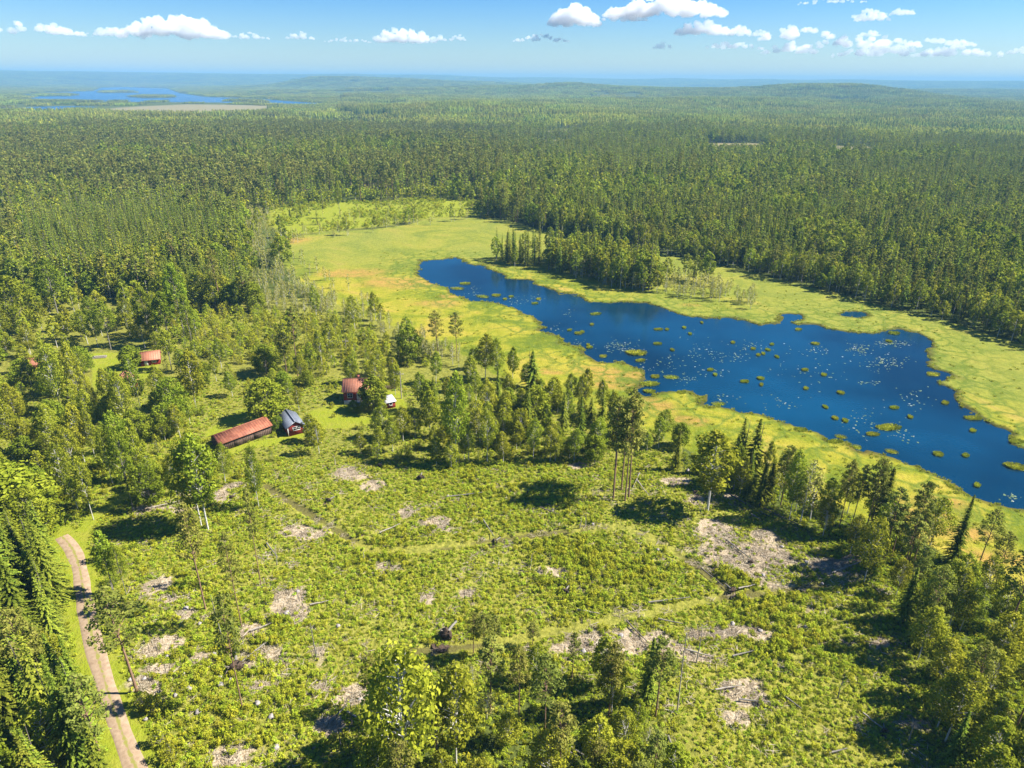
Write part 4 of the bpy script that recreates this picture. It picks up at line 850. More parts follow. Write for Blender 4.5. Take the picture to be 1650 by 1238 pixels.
# ------------------------------------------------------------------ trees
# hand placed: kind, base px, top px, crown width factor, label
HT = [('spruce_tree',857,655,568,1.5,'lone dark conical spruce right of the cottage, at the bog edge'),
('pine_tree',706,582,499,1.2,'left one of two tall rounded pines by the bog behind the cottage'),('pine_tree',736,578,503,1.1,'right one of two tall rounded pines by the bog behind the cottage'),
('broadleaf_tree',601,661,605,.78,'round dark green tree hiding the right half of the red cottage'),('broadleaf_tree',571,664,645,.9,'low dark round bush in front of the cottage foundation'),
('broadleaf_tree',432,676,610,.95,'large round green tree behind the long barn'),('broadleaf_tree',448,692,668,.8,'small yellow green tree between the barn and the grey roofed shed'),
('broadleaf_tree',214,590,555,1.0,'round dark bush like tree on the lawn by the summer house'),('broadleaf_tree',662,582,521,.8,'bright green broadleaf tree left of the two tall pines'),
('broadleaf_tree',862,690,622,.7,'bright green round tree at the foot of the lone conical spruce'),
('birch_tree',782,612,540,1.1,'leftmost of three leafy birches between the pines and the lone spruce'),('birch_tree',802,616,546,.9,'middle of three leafy birches between the pines and the lone spruce'),('birch_tree',826,612,560,.8,'rightmost of three leafy birches between the pines and the lone spruce'),
('birch_tree',336,856,700,1.1,'tall pale birch at the clearing edge below the barn, right of a pair'),('birch_tree',325,850,706,1.0,'tall pale birch at the clearing edge below the barn, left of a pair'),
('birch_tree',735,748,602,.8,'tall thin topped birch below the cottage garden'),('birch_tree',785,745,648,.7,'slim birch at the upper edge of the clearing'),('birch_tree',693,702,630,.9,'bushy birch below the small garden shed'),
('birch_tree',1140,822,690,1.6,'lone wide crowned birch at the left end of the stony patch'),
('pine_tree',988,806,648,.9,'leftmost of five tall bare trunked pines in a tight group'),('pine_tree',990,784,640,.9,'second of five tall bare trunked pines in a tight group'),('pine_tree',1001,791,645,.9,'middle of five tall bare trunked pines in a tight group'),('pine_tree',1007,808,650,.9,'fourth of five tall bare trunked pines in a tight group'),('pine_tree',1013,802,628,.9,'rightmost of five tall bare trunked pines in a tight group'),
('spruce_tree',1185,782,672,1.1,'dark spruce behind the lone wide birch, left one'),('spruce_tree',1208,784,676,1.2,'dark brownish spruce right behind the lone wide birch'),('spruce_tree',1180,775,700,1.2,'short full spruce in shade behind the lone wide birch'),
('birch_tree',1182,788,715,.6,'thin white trunked birch in front of the dark spruces'),('birch_tree',1232,792,712,.7,'slender birch right of the dark spruces'),('birch_tree',1255,806,724,.8,'second slender birch right of the dark spruces'),('birch_tree',1272,836,726,.7,'birch with long white trunk, third right of the dark spruces'),('slender_birch',1290,840,740,1.2,'sparse thin birch, fourth right of the dark spruces'),('slender_birch',1305,838,745,1.2,'sparse thin birch, fifth right of the dark spruces'),
('birch_tree',1330,852,772,1.2,'full low crowned birch at the start of the right treeline'),('pine_tree',1352,850,742,.8,'leftmost of four thin pines in the right treeline'),('pine_tree',1369,858,745,.8,'second of four thin pines in the right treeline'),('pine_tree',1392,866,738,.9,'third of four thin pines in the right treeline'),('pine_tree',1398,862,740,.9,'rightmost of four thin pines in the right treeline'),('spruce_tree',1412,866,752,1.1,'dark spruce right of the four thin pines'),
('birch_tree',1392,938,835,.8,'birch with white leaning trunk standing out from the right treeline'),
('pine_tree',332,985,813,.75,'tall seed pine with bare trunk in the left part of the clearing'),('pine_tree',390,1012,856,.6,'thin seed pine with small crown right of the tall one'),('pine_tree',390,1138,958,.6,'very thin seed pine in the lower left part of the clearing'),('pine_tree',421,945,788,.5,'thin seed pine with tiny crown left of the centre'),('birch_tree',418,822,722,.45,'thin birch at the upper left clearing edge below the barn'),
('pine_tree',222,1118,950,1.35,'big crowned pine standing right beside the gravel road'),
('aspen_tree',184,956,858,.8,'bright green aspen at the road bend, left one'),('aspen_tree',205,962,876,.6,'thin aspen at the road bend, right one'),
('birch_tree',134,656,553,.7,'tall birch with long white leaning trunk by the far left lawn'),('birch_tree',100,664,560,.8,'tall birch with thin trunk left of the lawn'),('birch_tree',228,664,575,.7,'birch with white trunk in front of the pyramid roofed hut, right one'),('birch_tree',207,697,600,.8,'birch with white trunk in front of the pyramid roofed hut, left one'),
('birch_tree',137,746,652,.7,'slim birch in the thicket above the left road'),('birch_tree',155,744,660,.7,'second slim birch in the thicket above the left road'),('birch_tree',125,770,690,.7,'third slim birch in the thicket above the left road'),('birch_tree',182,782,690,.7,'white trunked birch left of the dark green aspen'),('aspen_tree',215,822,690,.8,'dark green aspen with long grey trunk above the track'),('birch_tree',229,778,680,.6,'thin birch right of the dark green aspen'),('birch_tree',151,838,735,.7,'leaning white birch beside the upper road end'),('birch_tree',111,804,715,.7,'birch pair member at the upper road end'),
('birch_tree',25,728,640,1.0,'wide grey green birch at the left photo edge'),('birch_tree',266,665,590,1.0,'grey green birch between the hut and the long barn'),('birch_tree',316,658,565,1.1,'broad grey green birch behind the long barn, left side'),
('aspen_tree',298,545,425,.9,'tall rounded aspen at the far left lawn edge'),('broadleaf_tree',38,540,446,.9,'round golden green tree at the far left'),('aspen_tree',95,512,415,1.2,'large blue green aspen above the far left track'),('aspen_tree',245,555,462,1.0,'tall aspen group tree above the summer house, left one'),('aspen_tree',275,560,470,1.0,'tall aspen group tree above the summer house, middle one'),('aspen_tree',310,555,475,.9,'tall aspen group tree above the summer house, right one'),
('broadleaf_tree',20,850,750,1.3,'big bright green tree at the left photo edge above the spruces'),('broadleaf_tree',60,880,790,1.0,'bright green tree beside the upper end of the gravel road'),
('birch_tree',610,640,575,1.1,'leafy birch behind the cottage, left of two'),('birch_tree',637,635,585,.9,'dark leafy birch behind the cottage, right of two'),
('spruce_tree',985,672,628,1.2,'dark compact spruce left of the tight pine group'),('spruce_tree',952,680,640,1.3,'dark full spruce between the lone conical spruce and the pine group'),('birch_tree',970,670,612,.9,'birch at the bog edge left of the tight pine group'),
('spruce_tree',485,350,323,1.0,'small lone spruce in the far clearing'),('spruce_tree',468,352,335,1.0,'tiny dark spruce in the far clearing'),('aspen_tree',548,352,292,.6,'lone thin tree standing in the far clearing'),
('birch_tree',655,1265,1045,1.0,'large yellow green birch leading the near tree group at the bottom'),('birch_tree',735,1230,1080,1.0,'bright lit birch inside the near tree group'),
('pine_tree',763,1052,985,1.0,'left pine of three small pines above the near tree group'),('pine_tree',780,1065,990,1.1,'middle pine of three small pines above the near tree group'),('pine_tree',797,1057,990,1.0,'right pine of three small pines above the near tree group'),('pine_tree',836,1155,1045,.9,'pine with orange trunk in the middle of the near group'),('pine_tree',877,1200,1060,1.0,'pine with reddish trunk at the right of the near group'),('pine_tree',858,1045,1003,1.2,'small greyish pine by the dark ditch'),
('spruce_tree',818,424,374,1.0,'tallest spruce at the left tip of the wooded islet in the bog'),('spruce_tree',828,426,372,.9,'second tall spruce at the left tip of the wooded islet in the bog'),('spruce_tree',838,427,378,.9,'third tall spruce at the left tip of the wooded islet in the bog')]

# ---- procedural woods
cand = []
sp_ = 2.7
for ring in ((14, 450, sp_), (450, 1250, 3.5)):
    ys = np.arange(8, ring[1], ring[2]); xs = np.arange(-ring[1], ring[1], ring[2])
    gx, gy = np.meshgrid(xs, ys); gx = gx.ravel() + rng.uniform(-.48, .48, gx.size) * ring[2]; gy = gy.ravel() + rng.uniform(-.48, .48, gy.size) * ring[2]
    r_ = np.hypot(gx, gy); k = (r_ >= ring[0]) & (r_ < ring[1]); gx, gy = gx[k], gy[k]
    u, v, d = P(gx, gy, 0 * gx); k = (d > 3) & (u > -350) & (u < 2050) & (v < 2100); cand.append(np.c_[gx[k], gy[k], u[k], v[k]])
cand = np.concatenate(cand); x, y, u, v = cand.T; n = len(cand)
KN = list(KINDS); ki = {k: i for i, k in enumerate(KN)}
def mx(**kw):
    a = np.zeros(len(KN))
    for k, w_ in kw.items(): a[ki[{'sp': 'spruce_tree', 'pi': 'pine_tree', 'bi': 'birch_tree', 'sb': 'slender_birch', 'br': 'broadleaf_tree', 'as_': 'aspen_tree', 'yo': 'young_tree'}[k]]] = w_
    return a / a.sum()
dens = np.full(n, .66) * ss(.22, .42, fbm(x, y, 60, 35)); hm = np.full(n, 1.0); Mx = np.zeros((n, len(KN))); zone = np.zeros(n, int)
ZN = ['forest']; n1 = fbm(x, y, 90, 5); n2 = fbm(x, y, 160, 15); n3 = fbm(x, y, 45, 25)
right = ss(700, 900, u)
base = np.outer(1 - right, mx(pi=.62, sp=.28, bi=.1)) + np.outer(right, mx(sp=.76, pi=.07, bi=.11, br=.06))
lf = ss(.53, .60, n1)
Mx[:] = base * (1 - .75 * lf[:, None]) + np.outer(lf * .75, mx(bi=.60, br=.28, as_=.12))
bright = (v < 250) & (u > 1380) & (n2 > .5); Mx[bright] = mx(bi=.7, yo=.3)
hm[:] = .66 + .55 * n2
for (pu, pv, pa_, pb_) in [(1150,318,80,14),(1275,352,48,16),(1240,300,60,9),(1440,345,70,10),(1350,270,60,8),(960,330,26,10),(905,365,26,10),(1560,420,60,18),(1330,405,50,12),(640,250,50,5),(545,300,20,6),(200,262,60,6),(1080,262,40,5),(1480,268,80,6)]:
    k_ = ((u - pu) / pa_) ** 2 + ((v - pv) / pb_) ** 2 + (vn(x, y, 18, 66) - .5) * 1.2 < 1; Mx[k_] = mx(br=.55, bi=.3, as_=.15); hm[k_] = .95
def zset(name, poly, d, m, h, soft=None, jag=10):
    ZN.append(name); uu = u + (vn(x, y, 14, len(ZN)) - .5) * jag * 2; vv = v + (vn(x, y, 14, len(ZN) + 50) - .5) * jag
    k = inpoly(uu, vv, poly) if poly is not None else soft
    if soft is not None and poly is not None: k &= soft
    dens[k] = d; Mx[k] = m; hm[k] = h; zone[k] = len(ZN) - 1; return k
NO = 0
zset('mixed wood at middle left', [(-400,318),(0,322),(150,330),(330,336),(430,338),(450,380),(470,430),(560,470),(420,480),(300,500),(150,480),(-400,470)], .66, mx(bi=.44, sp=.36, pi=.1, br=.10), .92)
zset('dense spruce plantation at middle left', [(40,400),(120,350),(260,345),(330,372),(420,392),(330,420),(240,430),(150,470),(60,440)], .92, mx(sp=.92, bi=.08), .80)
zset('dark spruce edge behind the young thicket', [(270,462),(330,455),(420,455),(480,470),(560,485),(560,498),(430,500),(340,498),(250,490)], .9, mx(sp=.85, bi=.15), .74)
zset('mixed trees right of the cottage', [(640,520),(760,545),(1000,640),(1030,700),(900,680),(640,615)], .14, mx(bi=.6, yo=.4), .7)
zset('mixed trees around the summer houses', [(-500,560),(290,560),(430,608),(640,608),(760,590),(900,640),(1030,690),(1140,742),(1290,800),(1100,800),(560,780),(140,895),(-500,900)], .20, mx(bi=.50, yo=.40, br=.10), .66)
zset('mixed trees around the summer houses', [(-400,470),(150,480),(290,500),(280,560),(300,600),(500,612),(690,606),(690,640),(560,600),(540,650),(480,655),(350,700),(250,770),(120,800),(-400,900)], .22, mx(bi=.45, yo=.36, as_=.06, br=.13), .74)
zset('grey green birches above the cottage', [(300,600),(380,606),(500,610),(600,608),(660,606),(650,622),(560,616),(535,645),(480,652),(400,652),(300,650)], .20, mx(bi=.60, br=.12, yo=.28), .62)
zset('young birch thicket left of the bog', [(290,502),(430,502),(560,505),(660,545),(710,590),(700,604),(600,606),(500,604),(380,596),(300,566),(280,530)], .9, mx(yo=.97, bi=.03), .72)
zset('pale birch fringe at the left end of the bog', [(395,340),(440,345),(475,380),(450,420),(500,452),(570,486),(650,516),(710,541),(755,575),(740,600),(700,592),(640,560),(560,520),(480,505),(400,500),(395,420)], .66, mx(sb=.96, bi=.04), .72)
zset('birch thicket below the cottage', [(400,722),(480,706),(560,692),(620,690),(700,690),(860,650),(1000,680),(1050,735),(900,742),(700,754),(560,738),(430,752)], .80, mx(bi=.40, yo=.58, sp=.02), .56)
zset('mixed trees right of the cottage', [(660,600),(760,605),(840,625),(930,655),(1000,670),(1010,730),(900,735),(760,700),(690,680),(655,640)], .34, mx(bi=.58, sp=.16, yo=.26), .66)
zset('open meadow right of the cottage', [(645,590),(700,588),(860,628),(850,650),(760,640),(700,660),(650,640)], .05, mx(yo=.8, bi=.2), .7)
zset('bushes left of the stony patch', [(1020,690),(1090,722),(1160,760),(1180,785),(1120,780),(1050,750),(1010,740)], .25, mx(yo=.5, sp=.3, bi=.2), .5)
zset('bog', BOG, 0.0, mx(sb=1), .8, jag=3)
zset('sparse trees on the left bog margin', [(440,345),(700,318),(760,350),(690,368),(560,380),(470,400),(430,420),(430,370)], .07, mx(sb=.8, sp=.1, bi=.1), .8)
zset('small trees on the bog margin', [(440,392),(500,450),(640,520),(760,590),(720,560),(620,500),(500,420)], .10, mx(sb=1), .7)
zset('slender birches at the far end of the bog', [(500,362),(640,350),(760,345),(760,352),(690,360),(600,376),(470,392)], .20, mx(sb=.8, bi=.2), .75)
zset('far clearing', FARCLR, .02, mx(sb=.9, sp=.1), .7)
zset('young spruces behind the far clearing', [(430,318),(600,312),(760,305),(776,322),(700,319),(520,326),(430,338)], .8, mx(yo=.85, sp=.15), 1.15)
zset('wooded islet in the bog', ISLA1, .75, mx(sp=.7, bi=.3), .8, jag=2)
zset('wooded islet in the bog', ISLA2, .85, mx(sp=.42, bi=.50, sb=.08), .92, jag=4)
zset('slender birches on the right end of the wooded islet', ISLA3, .6, mx(sb=.96, bi=.04), .80, jag=5)
pf = ZN.index('forest')
edge = (zone == 0) & (sdf(x, y, wBOG, 60) > -28) & (u > 1000); dens[edge] = .72; Mx[edge] = mx(bi=.42, sp=.26, pi=.2, br=.12); hm[edge] = .70
zset('right treeline beside the clearing', [(1290,800),(1400,845),(1500,888),(1580,935),(1650,990),(1800,1150),(2100,1500),(2100,1900),(1640,1900),(1600,1400),(1545,1260),(1510,1150),(1475,1050),(1455,965),(1400,905),(1310,858)], .30, mx(bi=.62, sb=.10, pi=.28), .76, jag=6)
zset('clearing', CLEAR, .0, mx(bi=1), .8, jag=1)
zset('near tree group at the bottom', [(600,1150),(700,1095),(800,1080),(900,1085),(1000,1110),(1060,1160),(1085,1240),(1130,1500),(1100,1900),(540,1900),(575,1300)], .50, mx(bi=.60, sb=.22, pi=.18), .66, jag=6)
zset('dense spruce wood at lower left', [(-600,820),(0,830),(40,872),(78,900),(92,960),(100,1010),(112,1060),(128,1110),(148,1170),(172,1240),(215,1345),(290,1500),(380,1900),(-600,1900)], .62, mx(sp=.86, pi=.06, bi=.08), .82, jag=2)
zset('roadside bushes', [(225,1130),(260,1140),(300,1238),(360,1400),(300,1400),(250,1240)], .6, mx(yo=1), .62, jag=2)
zset('roadside trees at the bend', [(150,800),(170,850),(200,900),(190,960),(165,960),(150,900),(140,860)], .30, mx(yo=.6, bi=.4), .8, jag=2)
for L in wLAWN: dens[sdf(x, y, L, 20) > -1.0] = 0
for L in wFF: dens[sdf(x, y, L, 60) > -2] = 0
for L in wTRACK: dens[segdist(x, y, L, False) < 2.2] = 0
dens[segdist(x, y, wROAD, False) < 2.8] = 0
dens[pond_s(x, y) > -1.5] = 0
for (uu, vv, rad) in [(580,650,6.5),(396,712,10),(468,690,6.5),(630,655,4.5),(244,584,5),(207,622,5),(500,720,0),(625,627,4)]:
    c = g1(uu, vv); dens[np.hypot(x - c[0], y - c[1]) < rad] = 0
# keep sight lines to the buildings free of tall trees
for (u0, u1, v0, v1) in [(530,604,650,730),(604,652,652,700),(335,440,718,765),(440,498,700,748),(612,650,652,700),(222,272,584,660),(185,235,620,670)]: 
    k = (u > u0) & (u < u1) & (v > v0) & (v < v1); dens[k] = .07; Mx[k] = mx(yo=1); hm[k] = .45
for h_ in HT:
    c = g1(h_[1], h_[2]); dens[np.hypot(x - c[0], y - c[1]) < 1.8] = 0
k = rng.random(n) < dens; x, y, u, v, hm, Mx, zone = x[k], y[k], u[k], v[k], hm[k], Mx[k], zone[k]; n = len(x)
cs = np.cumsum(Mx, 1); kd_i = (rng.random(n)[:, None] > cs).sum(1).clip(0, len(KN) - 1)
z = ground_z(x, y) - .1; hs = hm * (.60 + .62 * rng.beta(2.2, 1.6, n)); dist = np.sqrt(x * x + y * y + 75 ** 2)
var = np.zeros(n, int); 
for i, kd in enumerate(KN): var[kd_i == i] = rng.integers(0, len(KINDS[kd][3]), (kd_i == i).sum())
hh = np.array([[KINDS[kd][3][min(j, len(KINDS[kd][3]) - 1)][0] for j in range(5)] for kd in KN])[kd_i, var] * hs
rot = rng.uniform(0, 6.28, n); wf = hs * rng.uniform(.9, 1.15, n)
inview = (u > -40) & (u < 1690) & (P(x, y, z + hh)[1] < 1235)
LODD = (215, 430)
lod = np.where(dist < LODD[0], 0, np.where(dist < LODD[1], 1, 2))
print('trees', n, {kd: int((kd_i == i).sum()) for i, kd in enumerate(KN)})
CAT = {'spruce_tree': 'spruce', 'pine_tree': 'pine', 'birch_tree': 'birch', 'slender_birch': 'birch', 'broadleaf_tree': 'broadleaf tree', 'aspen_tree': 'aspen', 'young_tree': 'young tree'}
LOOK = {'spruce_tree': 'dark green spruce', 'pine_tree': 'olive green pine', 'birch_tree': 'leafy green birch', 'slender_birch': 'pale sparse little birch', 'broadleaf_tree': 'round crowned broadleaf tree', 'aspen_tree': 'tall crowned aspen', 'young_tree': 'bright green young tree'}
def make_tree(kd, vi, x, y, z, sx, sz, rz, parts, lodn):
    e = VAR[kd][lodn][vi]
    if parts:
        t = empty(kd, x, y, z, rz); t.scale = (sx, sx, sz); a = obj('trunk', e['trunk'], t); b = obj('crown', e['crown'], t); return t
    o = obj(kd, e['joined']); o.location = (x, y, z); o.rotation_euler = (0, 0, rz); o.scale = (sx, sx, sz); return o
hc = {k: 0 for k in KN}
for i, (kd, uu, vv, vt, wfac, lab) in enumerate(HT):
    px, py = g1(uu, vv); zz = gz(px, py); h = height_for(px, py, vt); vi = i % len(KINDS[kd][3]); h0 = VAR[kd][0][vi]['h']
    s = h / h0; dd_ = math.sqrt(px * px + py * py + 5600)
    wfac *= {'broadleaf_tree': 1.25, 'spruce_tree': 1.3}.get(kd, 1.0); sx = wfac * (s * .5 + .5 * min(s, 1.0)) if s > 1 else wfac * (s * .8 + .1)
    o = make_tree(kd, vi, px, py, zz - .1, sx, s, rng.uniform(0, 6.28), dd_ < 320, 0); tag(o, lab, CAT[kd], None); hc[kd] += 1
    o['group'] = 'single %s trees' % kd.replace('_tree', '').replace('_', ' ') 
groups = {}
rest = {kd: [] for kd in KN}
for i, kd in enumerate(KN):
    idx = np.where(kd_i == i)[0]; vis = idx[inview[idx]]
    size = hh[vis] / dist[vis]; vis = vis[np.argsort(-size)][:max(0, 296 - hc[kd])]
    pick = set(vis.tolist())
    for j in vis:
        o = make_tree(kd, int(var[j]), x[j], y[j], z[j], wf[j], hs[j], rot[j], dist[j] < LODD[0] + 60, int(min(lod[j], 1)) if dist[j] >= LODD[0] + 60 else 0)
        groups.setdefault((kd, ZN[zone[j]]), []).append((u[j], v[j], hh[j], o))
    rest[kd] = np.array([q for q in idx if q not in pick], int)
ROWN = ['nearest', 'second', 'third', 'fourth', 'fifth', 'sixth', 'seventh', 'eighth', 'ninth', 'tenth', 'eleventh', 'twelfth', 'thirteenth', 'fourteenth', 'fifteenth', 'sixteenth', 'seventeenth', 'eighteenth', 'nineteenth', 'twentieth', 'farthest']
SHORT = {'forest': 'in the large forest', 'mixed wood at middle left': 'in the mixed wood at left', 'dense spruce plantation at middle left': 'in the left spruce plantation', 'pale birch fringe at the left end of the bog': 'in the pale bog fringe', 'dark spruce edge behind the young thicket': 'behind the young thicket', 'young birch thicket left of the bog': 'in the young thicket', 'mixed trees around the summer houses': 'around the summer houses', 'grey green birches above the cottage': 'in the grove above the cottage', 'birch thicket below the cottage': 'in the thicket below the cottage', 'mixed trees right of the cottage': 'right of the cottage', 'open meadow right of the cottage': 'on the open meadow', 'bushes left of the stony patch': 'left of the stony patch', 'bog': 'at the bog edge', 'sparse trees on the left bog margin': 'on the left bog margin', 'small trees on the bog margin': 'on the lower bog margin', 'slender birches at the far end of the bog': 'at the far bog end', 'far clearing': 'in the far clearing', 'young spruces behind the far clearing': 'behind the far clearing', 'wooded islet in the bog': 'on the wooded bog islet', 'slender birches on the right end of the wooded islet': 'on the islet right end', 'right treeline beside the clearing': 'in the right treeline', 'clearing': 'in the clearing', 'near tree group at the bottom': 'in the near bottom group', 'dense spruce wood at lower left': 'in the lower left wood', 'roadside bushes': 'beside the road', 'roadside trees at the bend': 'at the road bend'}
LOOK = {'spruce_tree': 'dark spruce', 'pine_tree': 'olive pine', 'birch_tree': 'leafy birch', 'slender_birch': 'pale small birch', 'broadleaf_tree': 'round broadleaf tree', 'aspen_tree': 'tall aspen', 'young_tree': 'bright young tree'}
for (kd, zn), L in groups.items():
    L.sort(key=lambda t: -t[1]); m = len(L); per = 10 if m <= 200 else math.ceil(m / 20); base_ = LOOK[kd] + ' ' + SHORT[zn]
    rows = [L[i:i + per] for i in range(0, m, per)]
    for ri, row in enumerate(rows):
        row.sort(key=lambda t: t[0])
        for i, (uu, vv, h, o) in enumerate(row):
            lab = base_ + (', %s row' % ROWN[min(ri, 20)] if len(rows) > 1 else '') + (', ' + ordn(i, len(row)) if len(row) > 1 else '')
            tag(o, lab, CAT[kd], '%ss %s' % (CAT[kd], SHORT[zn]))
for kd in KN:
    q = rest[kd]
    if not len(q): continue
    nv = len(KINDS[kd][3]); meshes = [VAR[kd][l][j]['joined'] for l in (0, 1, 2) for j in range(nv)]
    scatter(kd.replace('_tree', '') + '_wood', np.c_[x[q], y[q], z[q]], rot[q], np.stack([wf[q], wf[q], hs[q]], 1), lod[q] * nv + var[q], meshes, 'countless further %ss filling the woods behind' % CAT[kd], 'forest')
print('trees placed', round(time.time() - T0, 1), len(sc.objects))

# ------------------------------------------------------------------ the far woods: patches of small trees
def patch_mesh(seedn, size, mixv, hscale, sp=4.6):
    rg = np.random.default_rng(seedn); g = Geo(); k = int(size / sp); Cs = {0: [], 1: [], 2: []}
    for a in range(k):
        for b in range(k):
            if rg.random() < .12: continue
            px, py = (a + rg.uniform(0, 1) - k / 2) * sp, (b + rg.uniform(0, 1) - k / 2) * sp; kd = rg.choice(3, p=mixv); h = hscale * rg.uniform(10, 19) * (1, 1, .85)[kd]; t0 = rg.normal(.5, .27)
            tz = []
            if kd == 0:   # spruce: stacked ragged skirts
                for q in range(5):
                    f = q / 5; R1 = (1 - f) * 2.1 + .3; m = 6; th = np.arange(m) * 6.283 / m + rg.uniform(0, 1); rr_ = R1 * rg.uniform(.7, 1.2, m)
                    V = np.r_[np.stack([px + np.cos(th) * rr_, py + np.sin(th) * rr_, h * (.18 + .8 * f) + rg.normal(0, .3, m)], 1), [[px, py, h * min(1, .18 + .8 * f + .34)]]]
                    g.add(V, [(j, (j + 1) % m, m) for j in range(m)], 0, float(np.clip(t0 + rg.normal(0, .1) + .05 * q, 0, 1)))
            else:
                m = 26; z0 = .62 if kd == 1 else .52; rad = 1.9 if kd == 1 else 2.3; d = unit(rg.normal(size=(m, 3))); C = np.array([px, py, h * z0 + h * .16]) + d * [rad, rad, h * (.24 if kd == 1 else .32)] * rg.uniform(.6, 1, (m, 1))
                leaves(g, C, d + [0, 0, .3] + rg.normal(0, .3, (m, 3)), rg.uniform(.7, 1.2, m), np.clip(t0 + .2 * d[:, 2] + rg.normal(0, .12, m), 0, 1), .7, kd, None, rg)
                if rg.random() < .5: tube([(px, py, 0), (px, py, h * .7)], [.2, .12], 3, 3, .5, g)
    return g.mesh('wood_patch', [M['spruce'], M['pine'], M['birch'], M['bark_pine']])
PS = 56.0
PM = [patch_mesh(500 + i, PS, [.82, .12, .06], 1.0) for i in range(4)] + [patch_mesh(510 + i, PS, [.30, .62, .08], 1.0) for i in range(4)] + [patch_mesh(520 + i, PS, [.25, .1, .65], .9) for i in range(3)]
def tiles(r0, r1, step):
    gx, gy = np.meshgrid(np.arange(-r1, r1, step), np.arange(0, r1, step)); gx, gy = gx.ravel(), gy.ravel(); r_ = np.hypot(gx, gy); az = np.degrees(np.arctan2(gx, gy))
    k = (r_ >= r0) & (r_ < r1) & (np.abs(az) < 44); return gx[k], gy[k]
tx, ty = tiles(1230, 6200, PS * .97); tx2, ty2 = tiles(6200, 15300, PS * 1.95); sc2 = np.r_[np.ones(len(tx)), np.full(len(tx2), 2.0)]; tx = np.r_[tx, tx2]; ty = np.r_[ty, ty2]
bad = np.zeros(len(tx), bool)
for L in wLAKE: bad |= sdf(tx, ty, L, 300) > -22 * sc2
for L in wLI: bad &= ~(sdf(tx, ty, L, 100) > -5)
sm = sdf(tx, ty, wMARSH, 200); bad |= sm > -20
for L in wFF: bad |= sdf(tx, ty, L, 100) > -22
tu, tv, td = P(tx, ty, 0 * tx)
fld = (fbm(tx, ty, 420, 77) > .66) & (tv < 200); bad |= fld & (rng.random(len(tx)) < .8)
tx, ty, sc2, tu, tv = tx[~bad], ty[~bad], sc2[~bad], tu[~bad], tv[~bad]; n = len(tx)
nn = fbm(tx, ty, 500, 81); rt = ss(600, 900, tu)
q = rng.random(n); dec = nn + (vn(tx, ty, 200, 82) - .5) * .3 > .60
idx = np.where(dec, 8 + rng.integers(0, 3, n), np.where(q < .25 + .55 * rt, rng.integers(0, 4, n), 4 + rng.integers(0, 4, n)))
hz = np.where(sc2 > 1.5, 1.15, .85 + .3 * fbm(tx, ty, 300, 83))
hz *= np.where((tu < 560) & (tv < 187), .5, 1)
scatter('far_forest', np.c_[tx, ty, ground_z(tx, ty) - .5], rng.integers(0, 4, n) * math.pi / 2, np.stack([sc2, sc2, hz], 1), idx, PM, 'endless conifer forest reaching to the horizon', 'forest')
print('far forest tiles', n, round(time.time() - T0, 1))

# ------------------------------------------------------------------ undergrowth of the clearing and the gardens
def bush_mesh(seedn, n, rad, hgt, leaf):
    rg = np.random.default_rng(seedn); g = Geo(); nb = 7
    for b in range(nb):
        a = rg.uniform(0, 6.28); q = rad * math.sqrt(rg.uniform(0, 1)) * .7; c = np.array([math.cos(a) * q, math.sin(a) * q, hgt * rg.uniform(.3, .75)]); br = rad * rg.uniform(.3, .5)
        Pn, d = blob_pts(rg, n // nb, 0, 1, .5); Pn = Pn * [br, br, hgt * .32] + c; tb = rg.normal(0, .12)
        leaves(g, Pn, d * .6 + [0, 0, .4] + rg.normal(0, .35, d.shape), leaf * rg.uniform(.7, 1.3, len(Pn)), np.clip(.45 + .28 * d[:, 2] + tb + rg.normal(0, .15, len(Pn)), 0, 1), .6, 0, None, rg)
    return g
UB = [bush_mesh(600 + i, 90, .62, .75, .115).mesh('low_shrub', [M['under']]) for i in range(5)] + [bush_mesh(610 + i, 160, .8, 1.6, .125).mesh('low_shrub', [M['sapling']]) for i in range(4)] + [tuft_mesh(620 + i, 60, .5, .5).mesh('grass_tuft', [M['under']]) for i in range(3)]
step = .50
gx, gy = np.meshgrid(np.arange(-150, 190, step), np.arange(22, 172, step)); gx = gx.ravel() + rng.uniform(-.5, .5, gx.size) * step; gy = gy.ravel() + rng.uniform(-.5, .5, gy.size) * step
u, v, d = P(gx, gy, 0 * gx); k = (d > 3) & (u > -60) & (u < 1720) & (v < 1320) & (v > 555); gx, gy, u, v = gx[k], gy[k], u[k], v[k]
ok = sdf(gx, gy, wBOG, 30) < -1; ok &= segdist(gx, gy, wROAD, False) > 2.3
for L in wTRACK: ok &= (segdist(gx, gy, L, False) > 1.3)
lw = np.zeros(len(gx), bool)
for L in wLAWN: lw |= sdf(gx, gy, L, 20) > -.3
ok &= ~lw
for (uu, vv, rad) in [(580,650,4.5),(630,655,2.4),(244,584,3)]:
    c = g1(uu, vv); ok &= np.hypot(gx - c[0], gy - c[1]) > rad
bb = bare_at(gx, gy); dn = (1 - .86 * ss(.3, .7, bb)) * (.35 + .95 * fbm(gx, gy, 6, 91)); dn *= np.where(v < 740, .45, 1)
for L in wDITCH: dn *= ss(.4, 1.6, segdist(gx, gy, L, False))
ok &= rng.random(len(gx)) < dn; gx, gy, u, v = gx[ok], gy[ok], u[ok], v[ok]; n = len(gx)
big = fbm(gx, gy, 16, 95); ty_ = rng.random(n)
idx = np.where(ty_ < .07 + .35 * ss(.6, .8, big), 5 + rng.integers(0, 4, n), np.where(ty_ > .72, 9 + rng.integers(0, 3, n), rng.integers(0, 5, n)))
s = rng.uniform(.40, .92, n) * (.6 + .55 * big)
